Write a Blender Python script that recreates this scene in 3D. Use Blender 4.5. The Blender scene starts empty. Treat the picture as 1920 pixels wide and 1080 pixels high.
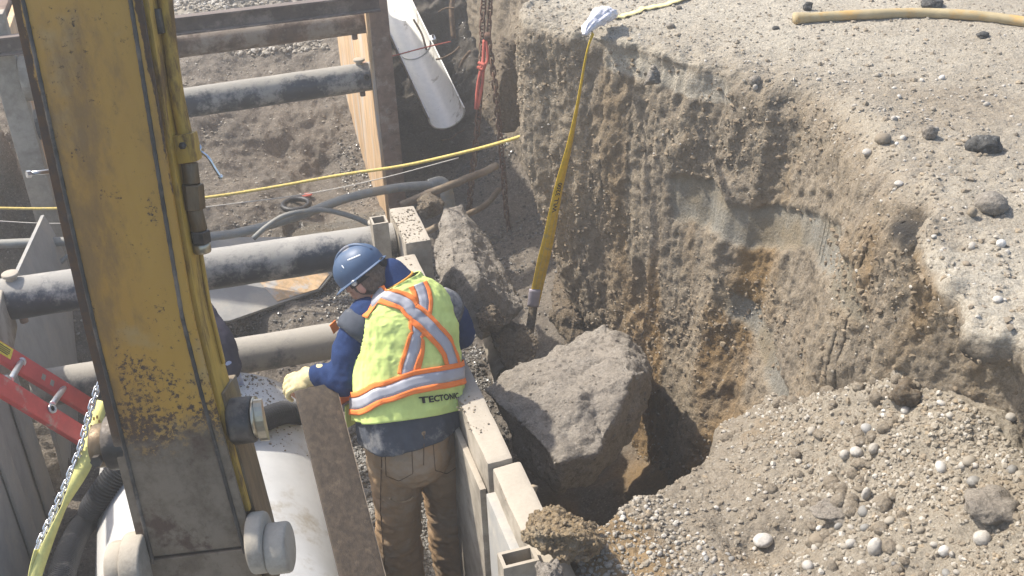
import bpy, bmesh, math, random
import numpy as np
from mathutils import Vector, Matrix
from mathutils.bvhtree import BVHTree

random.seed(7); RNG = np.random.default_rng(7)
SC = bpy.context.scene
COL = SC.collection

# ------------------------------------------------------------------ camera
FPX = 2059.0; CH = 3.73
def _cam(pitch=30, roll=2.5, yaw=15.5):
    p, r, y = map(math.radians, (pitch, roll, yaw))
    f = np.array([math.sin(y)*math.cos(p), math.cos(y)*math.cos(p), -math.sin(p)])
    rt = np.array([math.cos(y), -math.sin(y), 0.0]); up = np.cross(rt, f)
    return f, rt*math.cos(r)-up*math.sin(r), up*math.cos(r)+rt*math.sin(r)
CF, CR, CU = _cam(); CC = np.array([0, 0, CH])
cam = bpy.data.cameras.new('camera'); camo = bpy.data.objects.new('camera', cam); COL.objects.link(camo)
cam.sensor_width = 36; cam.lens = FPX/1920*36; cam.clip_start = .05; cam.clip_end = 500
M = Matrix.Identity(4)
for i, v in enumerate((CR, CU, -CF)):
    for k in range(3): M[k][i] = v[k]
M.translation = Vector(CC); camo.matrix_world = M; SC.camera = camo

# ------------------------------------------------------------------ sky, sun, exposure
SUN_AZ, SUN_EL = -48, 52           # degrees from +Y (towards +X), elevation
w = bpy.data.worlds.new('World'); SC.world = w; w.use_nodes = True
nt = w.node_tree; bg = nt.nodes['Background']; sky = nt.nodes.new('ShaderNodeTexSky')
sky.sky_type = 'NISHITA'; sky.sun_disc = False; sky.sun_elevation = math.radians(SUN_EL); sky.sun_rotation = math.radians(SUN_AZ)
sky.dust_density = 2.5; sky.air_density = 1.0
nt.links.new(sky.outputs[0], bg.inputs[0]); bg.inputs[1].default_value = 0.15
sd = bpy.data.lights.new('sun', 'SUN'); sd.energy = 4.0; sd.angle = math.radians(1.2); sd.color = (1, .94, .84)
so = bpy.data.objects.new('sun', sd); COL.objects.link(so)
ae, el = math.radians(SUN_AZ), math.radians(SUN_EL)
sdir = Vector((math.sin(ae)*math.cos(el), math.cos(ae)*math.cos(el), math.sin(el)))
so.rotation_euler = sdir.to_track_quat('Z', 'Y').to_euler(); so.location = (-3, 5, 8)
SC.view_settings.view_transform = 'Standard'; SC.view_settings.look = 'None'
SC.view_settings.gamma = 1; SC.view_settings.use_curve_mapping = False
SC.view_settings.exposure = 0.85

# ------------------------------------------------------------------ geometry of sight lines (to find true positions)
def ray(px, py): return CF+CR*(px-960)/FPX-CU*(py-540)/FPX
def PZ(px, py, z): d = ray(px, py); return CC+d*(z-CH)/d[2]
def PX(px, py, x): d = ray(px, py); return CC+d*x/d[0]
def PY(px, py, y): d = ray(px, py); return CC+d*y/d[1]
def PD(px, py, s): return CC+ray(px, py)*s

# ------------------------------------------------------------------ noise
_T = np.random.default_rng(3).random((64, 64, 64)).astype(np.float32)
def vnoise(P):
    i = np.floor(P).astype(np.int64); f = (P-i).astype(np.float32); f = f*f*(3-2*f)
    a = i & 63; b = (i+1) & 63
    x0, y0, z0 = a[:, 0], a[:, 1], a[:, 2]; x1, y1, z1 = b[:, 0], b[:, 1], b[:, 2]; fx, fy, fz = f[:, 0], f[:, 1], f[:, 2]
    c00 = _T[x0, y0, z0]*(1-fx)+_T[x1, y0, z0]*fx; c10 = _T[x0, y1, z0]*(1-fx)+_T[x1, y1, z0]*fx
    c01 = _T[x0, y0, z1]*(1-fx)+_T[x1, y0, z1]*fx; c11 = _T[x0, y1, z1]*(1-fx)+_T[x1, y1, z1]*fx
    return (c00*(1-fy)+c10*fy)*(1-fz)+(c01*(1-fy)+c11*fy)*fz*1.0
def fbm(P, scale=1, octv=4, seed=0, gain=.5, ridge=False):
    P = np.asarray(P, dtype=np.float64)*scale+seed*17.31+100; s = 0; a = 1; n = 0
    for o in range(octv):
        v = vnoise(P)*2-1
        if ridge: v = 1-2*np.abs(v)
        s = s+a*v; n += a; a *= gain; P = P*2.03+5.7
    return s/n
def sstep(a, b, x): t = np.clip((x-a)/(b-a), 0, 1); return t*t*(3-2*t)

# ------------------------------------------------------------------ object helpers
W = {}                                   # world matrix of every parent
def tag(o, label=None, cat=None, group=None, kind=None):
    if label: o['label'] = label
    if cat: o['category'] = cat
    if group: o['group'] = group
    if kind: o['kind'] = kind
    return o
def thing(name, label, cat, loc, group=None, mat=None):
    o = bpy.data.objects.new(name, None); COL.objects.link(o); o.empty_display_size = .1
    m = mat.copy() if mat is not None else Matrix.Translation(Vector([float(c) for c in loc]))
    o.matrix_world = m; W[o] = m
    return tag(o, label, cat, group)
def mesh_of(name, V, F, mat=None, smooth=True, attrs=None):
    me = bpy.data.meshes.new(name)
    V = np.asarray(V, dtype=np.float32)
    if isinstance(F, np.ndarray):
        n, k = F.shape
        me.vertices.add(len(V)); me.vertices.foreach_set('co', V.ravel())
        me.loops.add(n*k); me.loops.foreach_set('vertex_index', F.ravel().astype(np.int32))
        me.polygons.add(n); me.polygons.foreach_set('loop_start', np.arange(0, n*k, k, dtype=np.int32))
        try: me.polygons.foreach_set('loop_total', np.full(n, k, dtype=np.int32))
        except Exception: pass
    else:
        me.from_pydata([tuple(map(float, v)) for v in V], [], [tuple(int(i) for i in f) for f in F])
    if attrs:
        for k2, arr in attrs.items():
            a = me.attributes.new(k2, 'FLOAT', 'POINT'); a.data.foreach_set('value', np.asarray(arr, dtype=np.float32))
    me.update(calc_edges=True); me.validate()
    me.polygons.foreach_set('use_smooth', np.full(len(me.polygons), bool(smooth)))
    if mat: me.materials.append(mat)
    return me
def mk(name, VF, mat, parent=None, smooth=True, local=False, attrs=None, sharp=None):
    V, F = VF
    V = np.asarray(V, dtype=np.float64)
    if parent is not None and not local:
        mi = np.array(W[parent].inverted()); V = V@mi[:3, :3].T+mi[:3, 3]
    loc = None
    if parent is None:
        loc = V.mean(0); loc[2] = V[:, 2].min(); V = V-loc
    me = mesh_of(name, V, F, mat, smooth, attrs)
    if sharp is not None:
        try: me.set_sharp_from_angle(angle=math.radians(sharp))
        except Exception: pass
    o = bpy.data.objects.new(name, me); COL.objects.link(o)
    if parent is not None:
        o.parent = parent; W[o] = W[parent]
    else:
        o.location = loc; W[o] = Matrix.Translation(Vector(loc))
    return o
def join(*vfs):
    V = []; F = []; n = 0
    for v, f in vfs:
        V.append(np.asarray(v, dtype=float)); F += [tuple(int(i)+n for i in q) for q in f]; n += len(v)
    return np.vstack(V), F
def bev(V, F, w=.004, seg=2):
    bm = bmesh.new(); vs = [bm.verts.new(v) for v in V]
    for f in F: bm.faces.new([vs[i] for i in f])
    bmesh.ops.recalc_face_normals(bm, faces=bm.faces)
    if w > 0: bmesh.ops.bevel(bm, geom=list(bm.edges), offset=w, segments=seg, affect='EDGES', profile=.6)
    bm.verts.index_update()
    out = np.array([v.co[:] for v in bm.verts]), [tuple(v.index for v in f.verts) for f in bm.faces]
    bm.free(); return out
CUBEF = [(0, 1, 3, 2), (4, 6, 7, 5), (0, 4, 5, 1), (2, 3, 7, 6), (0, 2, 6, 4), (1, 5, 7, 3)]
def box(lo, hi, w=.004, seg=2):
    V = [(x, y, z) for x in (lo[0], hi[0]) for y in (lo[1], hi[1]) for z in (lo[2], hi[2])]
    return bev(V, CUBEF, w, seg)
def obox(c, ax, ay, az, w=.004):                     # half-axis vectors
    c, ax, ay, az = map(np.asarray, (c, ax, ay, az))
    V = [tuple(c+i*ax+j*ay+k*az) for i in (-1, 1) for j in (-1, 1) for k in (-1, 1)]
    return bev(V, CUBEF, w)
def subd(VF, cuts):
    bm = bmesh.new(); vs = [bm.verts.new(v) for v in VF[0]]
    for f in VF[1]: bm.faces.new([vs[i] for i in f])
    bmesh.ops.subdivide_edges(bm, edges=list(bm.edges), cuts=cuts, use_grid_fill=True)
    bm.verts.index_update(); out = np.array([v.co[:] for v in bm.verts]), [tuple(v.index for v in f.verts) for f in bm.faces]
    bm.free(); return out
def unit(v): v = np.asarray(v, dtype=float); return v/np.linalg.norm(v)
def frames(P):
    P = np.asarray(P, dtype=float); T = np.gradient(P, axis=0); T /= np.linalg.norm(T, axis=1)[:, None]
    n = np.cross(T[0], [0, 0, 1.]);
    if np.linalg.norm(n) < .1: n = np.cross(T[0], [0, 1., 0])
    N = []
    for t in T:
        n = n-t*(n@t); n = n/np.linalg.norm(n); N.append(n)
    N = np.array(N); return T, N, np.cross(T, N)
def smoothpath(P, n=40):
    P = np.asarray(P, dtype=float); m = len(P)
    Q = np.vstack([2*P[0]-P[1], P, 2*P[-1]-P[-2]]); out = []
    ts = np.linspace(0, m-1-1e-6, n)
    for t in ts:
        i = int(t); f = t-i; p0, p1, p2, p3 = Q[i:i+4]
        out.append(.5*((2*p1)+(-p0+p2)*f+(2*p0-5*p1+4*p2-p3)*f*f+(-p0+3*p1-3*p2+p3)*f**3))
    return np.array(out)
def tube(P, r, n=12, caps=True, inner=None, flat=None):
    P = np.asarray(P, dtype=float); r = np.broadcast_to(np.asarray(r, dtype=float), (len(P),))
    T, N, B = frames(P); a = np.linspace(0, 2*math.pi, n, endpoint=False)
    V = []
    for k in range(len(P)):
        V += list(P[k]+r[k]*(np.cos(a)[:, None]*N[k]+np.sin(a)[:, None]*B[k]*(flat or 1)))
    F = [(k*n+i, k*n+(i+1) % n, (k+1)*n+(i+1) % n, (k+1)*n+i) for k in range(len(P)-1) for i in range(n)]
    if caps:
        F.append(tuple(range(n))[::-1]); F.append(tuple((len(P)-1)*n+i for i in range(n)))
    return np.array(V), F
def cyl(p0, p1, r, n=24, w=.0):
    p0, p1 = np.asarray(p0, float), np.asarray(p1, float); d = p1-p0; L = np.linalg.norm(d)
    if w > 0: P = [p0, p0+d*(w*.3/L), p0+d*(w/L), p1-d*(w/L), p1-d*(w*.3/L), p1]; R = [r-w, r-w*.3, r, r, r-w*.3, r-w]
    else: P = [p0, p1]; R = [r, r]
    return tube(P, R, n)
def ring(p0, p1, ro, ri, n=24):                       # hollow cylinder
    P = np.array([p0, p1], float); T, N, B = frames(P); a = np.linspace(0, 2*math.pi, n, endpoint=False)
    c = np.cos(a)[:, None]*N[0]+np.sin(a)[:, None]*B[0]
    V = np.vstack([P[0]+ro*c, P[1]+ro*c, P[1]+ri*c, P[0]+ri*c]); F = []
    for i in range(n):
        j = (i+1) % n
        for q in range(4): F.append((q*n+i, q*n+j, ((q+1) % 4)*n+j, ((q+1) % 4)*n+i))
    return V, F
def ribbon(P, Wd, half, th=.0015):                    # flat strap: centre path P, width direction Wd (per point)
    P = np.asarray(P, float); half = np.broadcast_to(half, (len(P),)); T = np.gradient(P, axis=0)
    T /= np.linalg.norm(T, axis=1)[:, None]; V = []
    for k in range(len(P)):
        d = Wd[k]-T[k]*(Wd[k]@T[k]); d = d/np.linalg.norm(d); nn = np.cross(T[k], d)
        for a, b in ((-1, -1), (1, -1), (1, 1), (-1, 1)): V.append(P[k]+a*half[k]*d+b*th*nn)
    F = [(4*k+i, 4*k+(i+1) % 4, 4*k+4+(i+1) % 4, 4*k+4+i) for k in range(len(P)-1) for i in range(4)]
    F += [(0, 3, 2, 1), tuple(4*(len(P)-1)+i for i in range(4))]
    return np.array(V), F
def remesh(VF, voxel=.012, sm=6, fac=.5):
    me = mesh_of('tmp', VF[0], [tuple(f) for f in VF[1]]); o = bpy.data.objects.new('tmp', me); COL.objects.link(o)
    m = o.modifiers.new('r', 'REMESH'); m.mode = 'VOXEL'; m.voxel_size = voxel; m.adaptivity = 0
    if sm: s = o.modifiers.new('s', 'SMOOTH'); s.factor = fac; s.iterations = sm
    dg = bpy.context.evaluated_depsgraph_get(); dg.update(); ev = o.evaluated_get(dg); m2 = ev.to_mesh()
    V = np.empty(len(m2.vertices)*3, np.float32); m2.vertices.foreach_get('co', V); V = V.reshape(-1, 3).astype(float)
    N = np.empty(len(m2.vertices)*3, np.float32); m2.vertices.foreach_get('normal', N); N = N.reshape(-1, 3).astype(float)
    n = len(m2.polygons); L = np.empty(len(m2.loops), np.int32); m2.loops.foreach_get('vertex_index', L)
    LT = np.empty(n, np.int32); m2.polygons.foreach_get('loop_total', LT)
    F = L.reshape(-1, 4) if (LT == 4).all() else [tuple(p.vertices) for p in m2.polygons]
    ev.to_mesh_clear(); bpy.data.objects.remove(o); bpy.data.meshes.remove(me)
    return V, F, N
def hullmesh(pts):
    bm = bmesh.new(); vs = [bm.verts.new(p) for p in pts]
    r = bmesh.ops.convex_hull(bm, input=vs)
    bmesh.ops.delete(bm, geom=[g for g in r['geom_interior'] if isinstance(g, bmesh.types.BMVert)], context='VERTS')
    bm.verts.index_update(); out = np.array([v.co[:] for v in bm.verts]), [tuple(v.index for v in f.verts) for f in bm.faces]
    bm.free(); return out
_ICO = {}
def ico(sub):
    if sub not in _ICO:
        bm = bmesh.new(); bmesh.ops.create_icosphere(bm, subdivisions=sub, radius=1)
        _ICO[sub] = (np.array([v.co[:] for v in bm.verts]), np.array([[v.index for v in f.verts] for f in bm.faces])); bm.free()
    return _ICO[sub]

# ------------------------------------------------------------------ materials
def newmat(name):
    m = bpy.data.materials.new(name); m.use_nodes = True; n = m.node_tree; b = n.nodes['Principled BSDF']; return m, n, b
class NG:
    def __init__(s, n): s.n = n; s.tc = n.nodes.new('ShaderNodeTexCoord').outputs['Object']
    def node(s, t, **k):
        x = s.n.nodes.new(t)
        for a, v in k.items(): setattr(x, a, v)
        return x
    def link(s, a, b): s.n.links.new(a, b)
    def scl(s, v, sc):
        m = s.node('ShaderNodeMapping'); s.link(v, m.inputs[0]); m.inputs['Scale'].default_value = sc; return m.outputs[0]
    def noise(s, scale, detail=5, rough=.6, vec=None, dist=0):
        x = s.node('ShaderNodeTexNoise'); x.inputs['Scale'].default_value = scale; x.inputs['Detail'].default_value = detail
        x.inputs['Roughness'].default_value = rough; x.inputs['Distortion'].default_value = dist; s.link(vec or s.tc, x.inputs['Vector']); return x.outputs['Fac']
    def voro(s, scale, out='Distance', vec=None, feat='F1'):
        x = s.node('ShaderNodeTexVoronoi', feature=feat); x.inputs['Scale'].default_value = scale; s.link(vec or s.tc, x.inputs['Vector']); return x.outputs[out]
    def ramp(s, v, a, b, lo=0., hi=1.):
        x = s.node('ShaderNodeMapRange', interpolation_type='SMOOTHSTEP'); s.link(v, x.inputs[0])
        for i, q in zip((1, 2, 3, 4), (a, b, lo, hi)): x.inputs[i].default_value = q
        return x.outputs[0]
    def mix(s, f, a, b, blend='MIX'):
        x = s.node('ShaderNodeMix', data_type='RGBA', blend_type=blend)
        for sock, q in ((x.inputs[0], f), (x.inputs[6], a), (x.inputs[7], b)):
            if isinstance(q, (int, float)): sock.default_value = q
            elif isinstance(q, tuple): sock.default_value = (*q, 1)
            else: s.link(q, sock)
        return x.outputs[2]
    def math(s, op, a, b=0.):
        x = s.node('ShaderNodeMath', operation=op)
        for i, q in enumerate((a, b)):
            if isinstance(q, (int, float)): x.inputs[i].default_value = q
            else: s.link(q, x.inputs[i])
        return x.outputs[0]
    def attr(s, name): x = s.node('ShaderNodeAttribute', attribute_name=name); return x.outputs['Fac']
    def island(s): return s.node('ShaderNodeNewGeometry').outputs['Random Per Island']
    def objrand(s): return s.node('ShaderNodeObjectInfo').outputs['Random']
    def normz(s):
        g = s.node('ShaderNodeNewGeometry').outputs['Normal']; x = s.node('ShaderNodeSeparateXYZ'); s.link(g, x.inputs[0]); return x.outputs[2]
    def sep(s, v=None): x = s.node('ShaderNodeSeparateXYZ'); s.link(v or s.tc, x.inputs[0]); return x.outputs
    def bump(s, h, dist, strength=1., prev=None):
        x = s.node('ShaderNodeBump'); x.inputs['Strength'].default_value = strength; x.inputs['Distance'].default_value = dist
        s.link(h, x.inputs['Height'])
        if prev is not None: s.link(prev, x.inputs['Normal'])
        return x.outputs[0]
def soil(name, ca, cb, cc=None, ochre=(.31, .195, .08), pale=(.42, .38, .32), wet=0., bump=1., attrs=False, spk=.5, streak=False):
    m, n, b = newmat(name); g = NG(n)
    v = g.scl(g.tc, (2.2, 2.2, .55)) if streak else None
    c = g.mix(g.ramp(g.noise(2.2, 6, .65, vec=v), .36, .64), ca, cb)
    if cc: c = g.mix(g.ramp(g.noise(7, 5, .6, vec=v), .52, .68), c, cc)
    c = g.mix(g.ramp(g.noise(60, 6, .75), .3, .72, .0, .75), c, g.mix(.5, cb, pale))
    c = g.mix(g.ramp(g.noise(26, 7, .8), .5, .36, 0, .6), c, (.075, .062, .048))
    vo = g.node('ShaderNodeTexVoronoi'); vo.inputs['Scale'].default_value = 75; g.link(g.tc, vo.inputs['Vector'])
    sel = g.math('MULTIPLY', g.ramp(g.math('MULTIPLY', vo.outputs['Color'], 1.), .62, .8), g.ramp(vo.outputs['Distance'], .5, .25))
    c = g.mix(g.math('MULTIPLY', sel, spk), c, pale)
    if attrs:
        c = g.mix(g.attr('ochre'), c, g.mix(g.ramp(g.noise(14, 6, .7), .3, .7), ochre, tuple(q*.62 for q in ochre)))
        c = g.mix(g.attr('smooth'), c, g.mix(g.ramp(g.noise(3.5, 4, .6), .35, .65), (.265, .255, .22), (.25, .205, .135)))
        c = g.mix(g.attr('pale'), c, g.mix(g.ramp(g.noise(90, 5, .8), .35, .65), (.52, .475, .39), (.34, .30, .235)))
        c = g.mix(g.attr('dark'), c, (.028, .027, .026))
        c = g.mix(g.attr('wetness'), c, g.mix(.5, c, (.03, .026, .02)))
        r = g.node('ShaderNodeMapRange'); g.link(g.attr('wetness'), r.inputs[0]); r.inputs[3].default_value = .93; r.inputs[4].default_value = .2
        g.link(r.outputs[0], b.inputs['Roughness'])
    else: b.inputs['Roughness'].default_value = .95-.6*wet
    c = g.mix(g.ramp(g.noise(230, 3, .7), .35, .65, 0, .30), c, (.05, .04, .03))
    g.link(c, b.inputs['Base Color']); b.inputs['Specular IOR Level'].default_value = .25+.3*wet
    bp = g.bump(g.noise(28, 8, .75), .03*bump, .55)
    bp = g.bump(g.noise(130, 5, .75), .008*bump, .7, bp)
    bp = g.bump(vo.outputs['Distance'], .006*bump, .5, bp)
    g.link(bp, b.inputs['Normal'])
    return m
def simple(name, col, rough=.6, metal=0, var=.25, dirt=None, dirtamt=.4, scale=20, bump=.002, spec=.4, topdirt=0., rnd=0., stretch=None):
    m, n, b = newmat(name); g = NG(n)
    v = g.scl(g.tc, stretch) if stretch else None
    c = g.mix(g.ramp(g.noise(scale, 6, .65, vec=v), .3, .7), tuple(q*(1-var) for q in col), tuple(min(1, q*(1+var)) for q in col))
    if rnd: c = g.mix(g.ramp(g.objrand(), 0, 1, 0, rnd), c, tuple(q*.45 for q in col))
    if dirt:
        f = g.ramp(g.noise(scale*.45, 8, .72, vec=v), .62-.3*dirtamt, .72-.2*dirtamt)
        if topdirt:
            f = g.math('MAXIMUM', f, g.math('MULTIPLY', g.ramp(g.math('ADD', g.normz(), g.math('MULTIPLY', g.noise(9, 8, .8), 2.2)), 1.55, 2.0), topdirt))
        c = g.mix(f, c, g.mix(g.noise(70, 5, .8), tuple(q*.8 for q in dirt), tuple(q*1.2 for q in dirt)))
        rr = g.ramp(f, 0, 1, rough, .9); g.link(rr, b.inputs['Roughness'])
        mm = g.ramp(f, 0, 1, metal, 0); g.link(mm, b.inputs['Metallic'])
    else: b.inputs['Roughness'].default_value = rough; b.inputs['Metallic'].default_value = metal
    g.link(c, b.inputs['Base Color']); b.inputs['Specular IOR Level'].default_value = spec
    if bump: g.link(g.bump(g.noise(scale*4, 5, .7, vec=v), bump, .6), b.inputs['Normal'])
    return m
MAT = {}
MAT['bank'] = soil('bank soil', (.285, .225, .15), (.215, .172, .12), (.33, .272, .195), attrs=True, spk=.3, streak=True)
MAT['pile'] = soil('gravelly spoil', (.265, .218, .158), (.205, .166, .118), (.31, .262, .198), attrs=True, spk=.6)
MAT['floor'] = soil('trench floor soil', (.15, .122, .095), (.115, .094, .074), (.18, .15, .115), attrs=True, spk=.5)
MAT['rock'] = soil('lumpy broken fill', (.30, .265, .222), (.23, .20, .165), (.355, .32, .275), spk=.5, bump=1.1)
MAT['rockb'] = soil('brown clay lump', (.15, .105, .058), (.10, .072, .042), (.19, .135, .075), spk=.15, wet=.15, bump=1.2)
MAT['clay'] = soil('ochre clay', (.33, .235, .12), (.26, .18, .09), (.38, .30, .19), spk=.2, bump=1.2)
MAT['asphalt'] = soil('asphalt crumb', (.045, .045, .045), (.03, .03, .03), (.10, .10, .09), pale=(.3, .3, .28), spk=.5)
def stonemat(name, a, b_, c_, rough=.75):
    m, n, b = newmat(name); g = NG(n); i = g.math('FRACT', g.math('ADD', g.island(), g.objrand()))
    c = g.mix(g.ramp(i, .1, .6), a, b_); c = g.mix(g.ramp(i, .72, .9), c, c_)
    c = g.mix(g.ramp(g.noise(90, 4, .7), .4, .7, 0, .45), c, tuple(q*.55 for q in a))
    g.link(c, b.inputs['Base Color']); b.inputs['Roughness'].default_value = rough
    g.link(g.bump(g.noise(150, 4, .7), .002, .5), b.inputs['Normal']); return m
MAT['stone'] = stonemat('pale gravel stones', (.25, .215, .165), (.31, .275, .22), (.43, .40, .35))
MAT['facecrumb'] = stonemat('bank crumbs', (.22, .172, .115), (.18, .14, .095), (.27, .215, .15), .95)
MAT['stonew'] = stonemat('pale cobbles', (.33, .30, .255), (.42, .39, .345), (.54, .52, .485))
MAT['clod'] = stonemat('earth clods', (.25, .205, .15), (.20, .165, .12), (.30, .24, .165), .95)
MAT['stonewet'] = stonemat('wet gravel', (.10, .092, .08), (.15, .138, .12), (.21, .20, .18), .22)
MAT['stonegrey'] = stonemat('grey gravel', (.16, .15, .135), (.24, .23, .21), (.36, .35, .33), .6)
MAT['concrete'] = simple('pale pipe concrete', (.50, .495, .475), .6, 0, .07, (.34, .30, .24), .40, 5, .0015, .5)
MAT['strut'] = simple('black painted strut with dried mud', (.030, .037, .050), .42, 0, .3, (.34, .32, .285), .36, 8, .003, .5, .85)
MAT['strutmud'] = simple('strut caked in pale mud', (.07, .078, .09), .6, 0, .3, (.33, .305, .265), .7, 6, .003, .4, 1.)
MAT['strutrust'] = simple('rust brown strut', (.12, .075, .05), .7, 0, .4, (.30, .25, .2), .45, 9, .003, .3, .8)
MAT['beam'] = simple('rusty steel beam', (.085, .062, .055), .7, .1, .4, (.22, .18, .155), .35, 8, .003, .3, .6)
MAT['post'] = simple('rust steel post', (.20, .135, .10), .75, .1, .3, (.33, .27, .22), .4, 9, .002, .3)
MAT['mudsteel'] = simple('mud covered steel', (.285, .25, .20), .85, 0, .26, (.39, .345, .28), .5, 7, .004, .25, .9)
MAT['greysteel'] = simple('dusty grey steel sheet', (.30, .295, .28), .7, 0, .12, (.38, .355, .31), .5, 5, .003, .3)
MAT['ply'] = simple('weathered plywood', (.58, .40, .23), .8, 0, .22, (.50, .47, .43), .42, 5, .001, .2, 0, 0, (4, 4, .6))
MAT['plank'] = simple('wet dark timber', (.062, .043, .027), .65, 0, .4, (.125, .092, .062), .25, 16, .003, .4, 0, 0, (3, 3, .25))
MAT['plankedge'] = simple('timber edge', (.26, .2, .14), .7, 0, .2, None, 0, 12)
MAT['red'] = simple('red fibreglass', (.52, .065, .055), .55, 0, .12, (.42, .27, .22), .28, 12, .0005)
MAT['alu'] = simple('scuffed aluminium', (.55, .55, .54), .35, .8, .15, (.4, .38, .34), .2, 20, .001)
MAT['zinc'] = simple('bright zinc steel', (.62, .63, .64), .25, .95, .12, None, 0, 30, .0005)
MAT['rustchain'] = simple('rusty chain', (.15, .085, .055), .75, .3, .35, (.26, .2, .15), .3, 30, .001)
MAT['black'] = simple('black rubber', (.018, .018, .02), .5, 0, .3, (.12, .11, .1), .12, 10, .001)
MAT['hose'] = simple('grey hose', (.22, .235, .23), .55, 0, .2, (.3, .26, .2), .4, 9, .001, .4, .4)
MAT['hosebrown'] = simple('muddy brown hose', (.20, .15, .10), .8, 0, .3, (.26, .21, .15), .5, 12, .002)
MAT['root'] = simple('root', (.14, .095, .06), .9, 0, .35, None, 0, 30, .002)
MAT['rope'] = simple('yellow rope', (.55, .42, .12), .8, 0, .2, (.4, .34, .22), .25, 60, .001)
MAT['string'] = simple('pale string', (.5, .47, .42), .9, 0, .1)
MAT['redcord'] = simple('red cord', (.45, .10, .07), .8, 0, .2)
MAT['strap'] = simple('yellow webbing', (.68, .44, .015), .75, 0, .12, (.45, .33, .1), .2, 30, .0008)
MAT['straplime'] = simple('pale lime webbing', (.66, .62, .22), .75, 0, .12, (.5, .45, .25), .25, 30, .0008)
MAT['tag'] = simple('lilac grey label', (.40, .36, .40), .8, 0, .1)
MAT['pvc'] = simple('pale pvc', (.74, .72, .66), .35, 0, .05, (.4, .37, .31), .2, 6, .001, .5, 0, 0, (4, 4, 1))
MAT['orange'] = simple('orange', (.85, .16, .03), .7, 0, .1)
MAT['ink'] = simple('black print', (.012, .014, .012), .8, 0, .1, bump=0)
MAT['label'] = simple('yellow sticker', (.70, .55, .05), .5, 0, .15, None, 0, 40, 0)
MAT['white'] = simple('white sticker', (.75, .77, .8), .5, 0, .05, bump=0)
MAT['yellow'] = None
def yellowmat():
    m, n, b = newmat('worn yellow paint'); g = NG(n); s = g.sep()
    y = g.mix(g.ramp(g.noise(3, 5, .6, vec=g.scl(g.tc, (1, 1, .35))), .3, .7), (.47, .262, .035), (.40, .205, .028))
    y = g.mix(g.ramp(g.noise(5, 4, .6), .55, .7, 0, .4), y, (.34, .27, .15))
    # speckled chipping grows towards the lower (bucket) end: local z runs down the stick
    down = g.ramp(s[2], -.75, -1.35)
    chips = g.noise(70, 6, .8); ch2 = g.noise(9, 6, .7)
    thr = g.math('ADD', g.math('MULTIPLY', down, .25), g.math('MULTIPLY', g.math('SUBTRACT', ch2, .5), .55))
    f1 = g.ramp(g.math('ADD', chips, thr), .61, .70)
    edge = g.ramp(g.math('ABSOLUTE', s[0]), .118, .15)
    f2 = g.ramp(g.math('ADD', g.math('MULTIPLY', edge, .42), g.noise(16, 8, .75, vec=g.scl(g.tc, (1.4, 1.4, .5)))), .66, .74)
    f = g.math('MAXIMUM', f1, f2)
    rust = g.mix(g.ramp(g.noise(22, 6, .7), .35, .65), (.10, .052, .022), (.055, .036, .026))
    sm_ = g.ramp(g.noise(2.6, 8, .72, vec=g.scl(g.tc, (1.3, 1, .5))), .50, .66, 0, .8); y = g.mix(sm_, y, (.19, .105, .032))
    c = g.mix(f, y, rust)
    st = g.ramp(g.noise(4.5, 8, .8, vec=g.scl(g.tc, (6, 6, .5))), .60, .72, 0, .7); c = g.mix(st, c, (.09, .06, .03))
    sc = g.ramp(g.noise(3.4, 7, .85, vec=g.scl(g.tc, (1.2, 3, 4.5)), dist=1.2), .665, .70, 0, .8); c = g.mix(sc, c, (.07, .055, .04))
    mud = g.ramp(g.math('ADD', g.math('MULTIPLY', g.ramp(s[2], -.85, -1.35), .70), g.math('MULTIPLY', g.noise(6, 9, .78), 1.1)), .78, 1.08)
    mc = g.mix(g.ramp(g.noise(9, 8, .7), .35, .6), (.13, .095, .06), (.205, .16, .11)); mc = g.mix(g.ramp(g.noise(6, 6, .7), .56, .66), mc, (.09, .055, .035))
    c = g.mix(mud, c, mc)
    pl = g.ramp(g.noise(3.2, 6, .7), .70, .73, 0, .75); c = g.mix(pl, c, (.36, .32, .25))
    g.link(c, b.inputs['Base Color'])
    g.link(g.ramp(g.math('MAXIMUM', f, mud), 0, 1, .42, .85), b.inputs['Roughness'])
    bp = g.bump(g.noise(60, 6, .7), .003, .4); bp = g.bump(f, -.0012, .6, bp); bp = g.bump(g.noise(4, 3, .5), .012, .35, bp)
    g.link(bp, b.inputs['Normal']); return m
MAT['yellow'] = yellowmat()
MAT['yellowclean'] = simple('yellow painted steel', (.44, .27, .04), .5, 0, .18, (.17, .10, .04), .5, 14, .002, .4, 0, 0, (2, 2, .5))
MAT['darksteel'] = simple('oily dark steel', (.07, .062, .055), .4, .4, .4, (.17, .14, .11), .35, 14, .002)
MAT['brownsteel'] = simple('brown worn steel', (.15, .105, .06), .45, .4, .3, (.2, .16, .11), .4, 10, .002, .4, 0, 0, (3, 3, .6))
MAT['shiny'] = simple('polished pin steel', (.42, .37, .28), .3, .8, .2, (.12, .09, .05), .2, 12, .001)

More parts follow.
